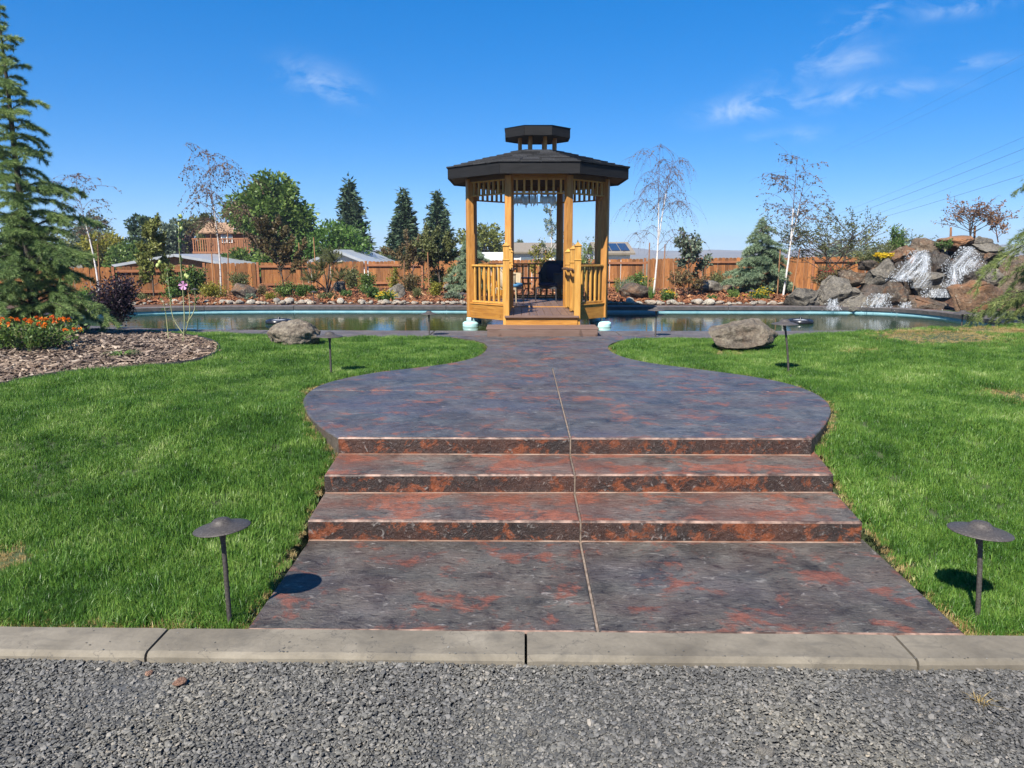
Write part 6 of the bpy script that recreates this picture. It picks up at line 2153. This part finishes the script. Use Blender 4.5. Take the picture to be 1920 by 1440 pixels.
# ================================================================== LOOSE STUFF: grass, gravel, mulch
def grass_variants(n, leafmat, blades, rad, h, w, seed, flop=0.5):
    out = []
    for k in range(n):
        rng = np.random.default_rng(seed + k)
        m = blades
        a = rng.random(m) * 6.283; r = rad * np.sqrt(rng.random(m))
        B = np.stack([np.cos(a) * r, np.sin(a) * r, np.full(m, -0.01)], 1)
        az = rng.random(m) * 6.283
        d = np.stack([np.cos(az), np.sin(az), np.zeros(m)], 1)
        hh = (h * rng.uniform(0.55, 1.25, m))[:, None]
        fl = (np.abs(rng.normal(0, flop, m)))[:, None]
        s = np.stack([-d[:, 1], d[:, 0], np.zeros(m)], 1)
        # blades face any way
        s = unit(s + d * rng.normal(0, 0.5, (m, 1)))
        ww = (w * rng.uniform(0.7, 1.3, m))[:, None]
        up = np.array([0, 0, 1.0])
        M1 = B + up * hh * 0.55 + d * hh * fl * 0.25
        T = B + up * hh * (1.0 - 0.25 * np.minimum(fl, 1.5)) + d * hh * fl * 0.85
        V = np.stack([B - s * ww * 0.5, B + s * ww * 0.5, M1 + s * ww * 0.45, M1 - s * ww * 0.45, T, T], 1)[:, :5]
        V = V.reshape(-1, 3)
        i = np.arange(m) * 5
        Ft = np.concatenate([np.stack([i, i + 1, i + 2], 1), np.stack([i, i + 2, i + 3], 1), np.stack([i + 3, i + 2, i + 4], 1)])
        rn = rng.random(m)
        me = mesh_np('tuft', V, Ft, np.concatenate([rn, rn, rn]))
        me.materials.append(leafmat)
        out.append(me)
    return out


def grass_material(name, c1, c2, c3, dry):
    m, nt, b = _nodes(name)
    N, L = nt.nodes.new, nt.links.new
    a = N('ShaderNodeAttribute'); a.attribute_name = 'rnd'
    big = noise_node(nt, coords(nt, (1, 1, 0.2), world_space=True), 1.6, 5, 0.65, 0.3)
    oi = N('ShaderNodeObjectInfo')
    s1 = N('ShaderNodeMath'); s1.operation = 'MULTIPLY_ADD'; s1.inputs[1].default_value = 0.38
    L(a.outputs['Fac'], s1.inputs[0])
    s2_ = N('ShaderNodeMath'); s2_.operation = 'MULTIPLY_ADD'; s2_.inputs[1].default_value = 1.35; s2_.inputs[2].default_value = -0.46
    L(big, s2_.inputs[0])
    s3 = N('ShaderNodeMath'); s3.operation = 'MULTIPLY_ADD'; s3.inputs[1].default_value = 0.28
    L(oi.outputs['Random'], s3.inputs[0]); L(s2_.outputs[0], s3.inputs[2]); L(s3.outputs[0], s1.inputs[2])
    col = lerp_ramp(nt, s1.outputs[0], [(0.12, c1), (0.48, c2), (0.82, c3), (0.97, dry)])
    L(col, b.inputs['Base Color'])
    b.inputs['Roughness'].default_value = 0.42
    b.inputs['Specular IOR Level'].default_value = 0.35
    tr = N('ShaderNodeBsdfTranslucent'); L(col, tr.inputs['Color'])
    ms = N('ShaderNodeMixShader'); ms.inputs[0].default_value = 0.35
    L(b.outputs[0], ms.inputs[1]); L(tr.outputs[0], ms.inputs[2])
    L(ms.outputs[0], nt.nodes['Material Output'].inputs['Surface'])
    return m


M_grass = grass_material('grass_blades', (0.018, 0.056, 0.008), (0.074, 0.172, 0.022), (0.205, 0.325, 0.060), (0.46, 0.53, 0.22))
M_straw = grass_material('straw_blades', (0.20, 0.13, 0.045), (0.38, 0.27, 0.10), (0.52, 0.40, 0.18), (0.30, 0.30, 0.10))
rng = np.random.default_rng(1000)
N0 = 190000
gx_ = rng.uniform(-12.0, 13.5, N0); gy_ = K1 + 0.03 + (14.6 - K1) * rng.random(N0) ** 1.25
keep = np.abs(gx_ + 0.018 * gy_) < 0.74 * gy_ + 3.4
gx_, gy_ = gx_[keep], gy_[keep]
steps_d = np.full(gx_.shape, 9.0); blocked = np.zeros(gx_.shape, bool)
for poly in (s0, s1, s2, walk_poly):
    ii = inside(poly, gx_, gy_); dd = dist_to_line(poly, gx_, gy_)
    blocked |= ii | (dd < 0.012)
    steps_d = np.minimum(steps_d, dd)
blocked |= inside(deck_out, gx_, gy_) | (dist_to_line(deck_out, gx_, gy_) < 0.015)
ib = inside(bed, gx_, gy_); db = dist_to_line(bed, gx_, gy_)
blocked |= ib | (db < 0.02)
gx_, gy_, steps_d, db = gx_[~blocked], gy_[~blocked], steps_d[~blocked], db[~blocked]
gz_ = terrain(gx_, gy_)
kerb_d = gy_ - K1
n = len(gx_)
# straw: thin rim at the kerb and the walk, worn patches on the right-hand lawn and at the left edge
patch = np.zeros(n)
for px, py, w, h, s in ((1760, 637, 95, 14, 1.0), (1860, 628, 80, 9, 0.9), (1600, 655, 50, 6, 0.45), (1912, 737, 26, 16, 1.0), (0, 1022, 45, 14, 0.95), (1380, 652, 60, 6, 0.4)):
    c = on_level(px, py, 0.44); e = on_level(px + w, py, 0.44); f = on_level(px, py + h, 0.44)
    if py > 1000: c = on_level(px, py, 0.1); e = on_level(px + w, py, 0.1); f = on_level(px, py + h, 0.1)
    r2 = ((gx_ - c[0]) / (e[0] - c[0])) ** 2 + ((gy_ - c[1]) / max(0.05, c[1] - f[1])) ** 2
    patch = np.maximum(patch, s * np.exp(-r2 * 0.9))
wob = 0.5 + 0.5 * vnoise(gx_, gy_, 9, 8)
rim = np.maximum(np.clip(1 - kerb_d / (0.07 + 0.16 * wob), 0, 1) * 1.1, np.clip(1 - steps_d / (0.045 + 0.12 * wob), 0, 1) * 0.95)
is_dry = rng.random(n) < np.maximum(np.clip(patch * 1.7, 0, 0.96), rim)
rot = np.stack([rng.normal(0, 0.12, n), rng.normal(0, 0.12, n), rng.random(n) * 6.283], 1)
lush = 0.85 + 0.45 * vnoise(gx_, gy_, 2.6, 21) + 0.35 * vnoise(gx_, gy_, 9, 22)
scl = np.clip(lush, 0.6, 1.35) * rng.uniform(0.85, 1.15, n) * np.clip(0.55 + np.minimum(steps_d, kerb_d) * 4, 0.55, 1.0) * (1 - 0.5 * patch)
gv = grass_variants(8, M_grass, 44, 0.060, 0.068, 0.0042, 500, 0.6)
sv = grass_variants(6, M_straw, 26, 0.055, 0.050, 0.0034, 700, 1.0)
P = np.stack([gx_, gy_, gz_], 1)
g = ~is_dry
scatter('grass', P[g], rot[g], scl[g], rng.integers(0, 8, g.sum()), gv, 'lush green grass of the lawn')
scatter('dry_grass', P[~g], rot[~g], scl[~g] * 0.95, rng.integers(0, 6, (~g).sum()), sv, 'straw coloured dry grass at the edges and worn spots of the lawn')

# ---- gravel
def chip_material(name, stops, rough=0.85):
    m, nt, b = _nodes(name)
    N, L = nt.nodes.new, nt.links.new
    oi = N('ShaderNodeObjectInfo')
    col = lerp_ramp(nt, oi.outputs['Random'], stops)
    f = noise_node(nt, coords(nt, (1, 1, 1)), 90, 4)
    col = mixc(nt, 0.5, col, lerp_ramp(nt, f, [(0.3, (0.7, 0.7, 0.7)), (0.7, (1.1, 1.1, 1.1))]), 'MULTIPLY')
    dust = noise_node(nt, coords(nt, (1, 1, 1), world_space=True), 1.3, 5, 0.65, 0.5)
    col = mixc(nt, 1.0, col, lerp_ramp(nt, dust, [(0.32, (0.72, 0.72, 0.74)), (0.5, (1, 1, 1)), (0.68, (1.28, 1.24, 1.14))]), 'MULTIPLY')
    L(col, b.inputs['Base Color']); b.inputs['Roughness'].default_value = rough
    return m


M_chip = chip_material('slate_chips', [(0.0, (0.052, 0.050, 0.046)), (0.3, (0.088, 0.085, 0.077)), (0.65, (0.128, 0.122, 0.108)), (0.87, (0.165, 0.158, 0.145)), (0.97, (0.20, 0.185, 0.16)), (0.992, (0.23, 0.20, 0.16)), (1.0, (0.32, 0.30, 0.27))])
chips = []
for i in range(10):
    rg = random.Random(i)
    me = rock_mesh(900 + i, (1.0, rg.uniform(0.5, 0.85), rg.uniform(0.2, 0.38)), 1, 0.16, 4, mat=M_chip, smooth_shade=False)
    me.transform(Matrix.Translation((0, 0, -0.15)))
    chips.append(me)
n = 360000
x = rng.uniform(-5.9, 6.1, n); y = K0 - 0.004 - 1.75 * rng.random(n) ** 1.15
keep = np.abs(x) < 0.74 * y + 3.4
x, y = x[keep], y[keep]; n = len(x)
sz = np.clip(rng.lognormal(math.log(0.0108), 0.42, n), 0.005, 0.032)
heap = 0.012 * vnoise(x, y, 6, 31) + 0.010 * np.clip(1 - (K0 - y) / 0.12, 0, 1)
z = GRAVEL_Z + 0.004 + rng.random(n) * 0.010 + heap
m_ = 130   # a few chips kicked onto the kerb
x = np.concatenate([x, rng.uniform(-3.5, 3.8, m_)]); y = np.concatenate([y, K0 + 0.02 + 0.20 * rng.random(m_) ** 3]); z = np.concatenate([z, np.full(m_, 0.009)])
sz = np.concatenate([sz, rng.uniform(0.004, 0.012, m_)]); n = len(x)
scatter('gravel', np.stack([x, y, z], 1), np.stack([rng.normal(0, 0.28, n), rng.normal(0, 0.28, n), rng.random(n) * 6.28], 1), sz, rng.integers(0, 10, n), chips, 'crushed slate grey gravel')

# a few stones and leaves that stand out on the gravel
S_pink = stone_material('pink_stone', (0.30, 0.15, 0.095), (0.42, 0.23, 0.15), (0.50, 0.32, 0.22), 0.1, 20)
S_pale = stone_material('pale_pebble', (0.22, 0.20, 0.165), (0.29, 0.265, 0.225), (0.36, 0.33, 0.285), 0.1, 20)
for k, (px, py, s, mt, lab) in enumerate(((338, 1281, 0.052, S_pink, 'salmon pink broken stone lying on the gravel'), (279, 1263, 0.034, S_pink, 'small pink stone on the gravel beside the kerb joint'), (254, 1246, 0.045, S_pale, 'pale flat stone touching the kerb near its slanted joint'),
                                         (951, 1249, 0.03, S_pale, 'pale pointed stone under the middle kerb joint'), (1034, 1262, 0.035, S_pale, 'tan pebble on the gravel right of the middle kerb joint'),
                                         (1441, 1276, 0.032, S_pale, 'tan oval pebble on the gravel in front of the walk'), (1410, 1296, 0.036, S_pale, 'flat grey white stone on the gravel in front of the walk'),
                                         (1487, 1311, 0.03, S_pale, 'white pebble in the dark patch of gravel'), (1885, 1308, 0.042, S_pale, 'white pebble beside the dry grass clump'),
                                         (1434, 1412, 0.055, S_pale, 'large pale pebble near the bottom of the picture'), (1812, 1388, 0.045, S_pale, 'white stone low on the gravel at the far side'),
                                         (168, 1360, 0.03, S_pale, 'tan grey stone on the gravel at the other side'), (448, 1373, 0.03, S_pale, 'pale tan stone low on the gravel below the path light'), (998, 1373, 0.036, S_pale, 'round grey pebble low in the middle of the gravel'),
                                         (1602, 1375, 0.03, S_pale, 'small white pebble among the grey gravel below the walk'))):
    p = on_level(px, py, GRAVEL_Z + 0.012)
    o = new_obj('loose_stone', rock_mesh(950 + k, (s * 1.1, s, s * 0.6), 3, 0.16, 5, mat=mt), None, None, (p[0], p[1], GRAVEL_Z + 0.004), (0, 0, k * 1.3))
    tag(o, lab, 'stone', 'stones standing out on the gravel')
p = on_level(1838, 1318, GRAVEL_Z)
t = thing('grass_clump', 'small dry straw clump lying on the gravel', 'grass clump', tuple(p))
cl = grass_variants(1, M_straw, 70, 0.03, 0.045, 0.003, 990, 1.6)[0]
new_obj('blades', cl, None, t)

# ---- mulch on the near island
M_bark = chip_material('bark_chips', [(0.0, (0.030, 0.018, 0.013)), (0.3, (0.085, 0.055, 0.038)), (0.65, (0.175, 0.125, 0.090)), (0.9, (0.28, 0.21, 0.155)), (1.0, (0.38, 0.31, 0.24))])
M_redbark = chip_material('red_bark_chips', [(0.0, (0.06, 0.025, 0.014)), (0.3, (0.115, 0.038, 0.012)), (0.65, (0.20, 0.068, 0.022)), (0.9, (0.29, 0.120, 0.045)), (1.0, (0.38, 0.22, 0.11))])


def bark_variants(mat, seed):
    out = []
    for i in range(8):
        rg = random.Random(seed + i)
        bm = bmesh.new()
        n = 4
        rings = []
        for k in range(n + 1):
            u = k / n - 0.5
            w = (0.12 + 0.07 * rg.random()) * (1 - 1.5 * u * u)
            t = 0.05 + 0.04 * rg.random(); c = 0.10 * (0.25 - u * u) * rg.uniform(0.5, 1.5)
            j = rg.uniform(-0.03, 0.03)
            rings.append([bm.verts.new((u, j - w, c)), bm.verts.new((u, j, c + t)), bm.verts.new((u, j + w, c)), bm.verts.new((u, j, c - t * 0.5))])
        for a, b in zip(rings[:-1], rings[1:]):
            for q in range(4): bm.faces.new((a[q], a[(q + 1) % 4], b[(q + 1) % 4], b[q]))
        bm.faces.new(rings[0]); bm.faces.new(rings[-1])
        bmesh.ops.recalc_face_normals(bm, faces=bm.faces[:])
        me = bpy.data.meshes.new('chip'); bm.to_mesh(me); bm.free(); me.materials.append(mat)
        out.append(me)
    return out


n = 62000
x = rng.uniform(-11.3, -3.4, n); y = rng.uniform(6.2, 12.6, n)
k = inside(bed, x, y) & (np.abs(x) < 0.74 * y + 3.4)
x, y = x[k], y[k]; n = len(x)
L_ = np.clip(rng.lognormal(math.log(0.062), 0.42, n), 0.025, 0.2)
scatter('bark_mulch', np.stack([x, y, terrain(x, y) + rng.uniform(0.0, 0.03, n)], 1), np.stack([rng.normal(0, 0.3, n), rng.normal(0, 0.25, n), rng.random(n) * 6.28], 1), L_, rng.integers(0, 8, n), bark_variants(M_bark, 40), 'pale brown shredded bark mulch of the near island')
# edging strip of the island
M_edge = plain('black_edging', (0.02, 0.018, 0.017), 0.6)
V, F = [], []
nb = len(bed)
for i in range(nb):
    z = ter(bed[i][0], bed[i][1])
    c = unit(bed[i] - bed.mean(0))
    for dx, dz in ((0, -0.1), (0, 0.045), (0.012, 0.045), (0.012, -0.1)):
        V.append((bed[i][0] + c[0] * dx, bed[i][1] + c[1] * dx, z + dz))
for i in range(nb):
    j = (i + 1) % nb
    for q in range(3): F.append((i * 4 + q, j * 4 + q, j * 4 + q + 1, i * 4 + q + 1))
o = new_obj('bed_edging', mesh_np('bed_edging', V, F), M_edge)
tag(o, 'thin black edging strip around the mulch island', 'edging')

# ---- red mulch across the pool
n = 66000
x = rng.uniform(-16, 14, n); y = 19.35 + 7.6 * rng.random(n) ** 1.2
k = ~inside(deck_out, x, y) & (np.abs(x + 0.018 * y) < 0.74 * y + 2.0) & ((y > 19.9) | (x < -8)) & ~((x > 8.6) & (y > 20.4))
x, y = x[k], y[k]; n = len(x)
L_ = np.clip(rng.lognormal(math.log(0.12), 0.4, n), 0.05, 0.3)
scatter('red_mulch', np.stack([x, y, terrain(x, y) + rng.uniform(0.0, 0.05, n)], 1), np.stack([rng.normal(0, 0.4, n), rng.normal(0, 0.4, n), rng.random(n) * 6.28], 1), L_, rng.integers(0, 8, n), bark_variants(M_redbark, 60), 'reddish brown bark mulch of the far bed')
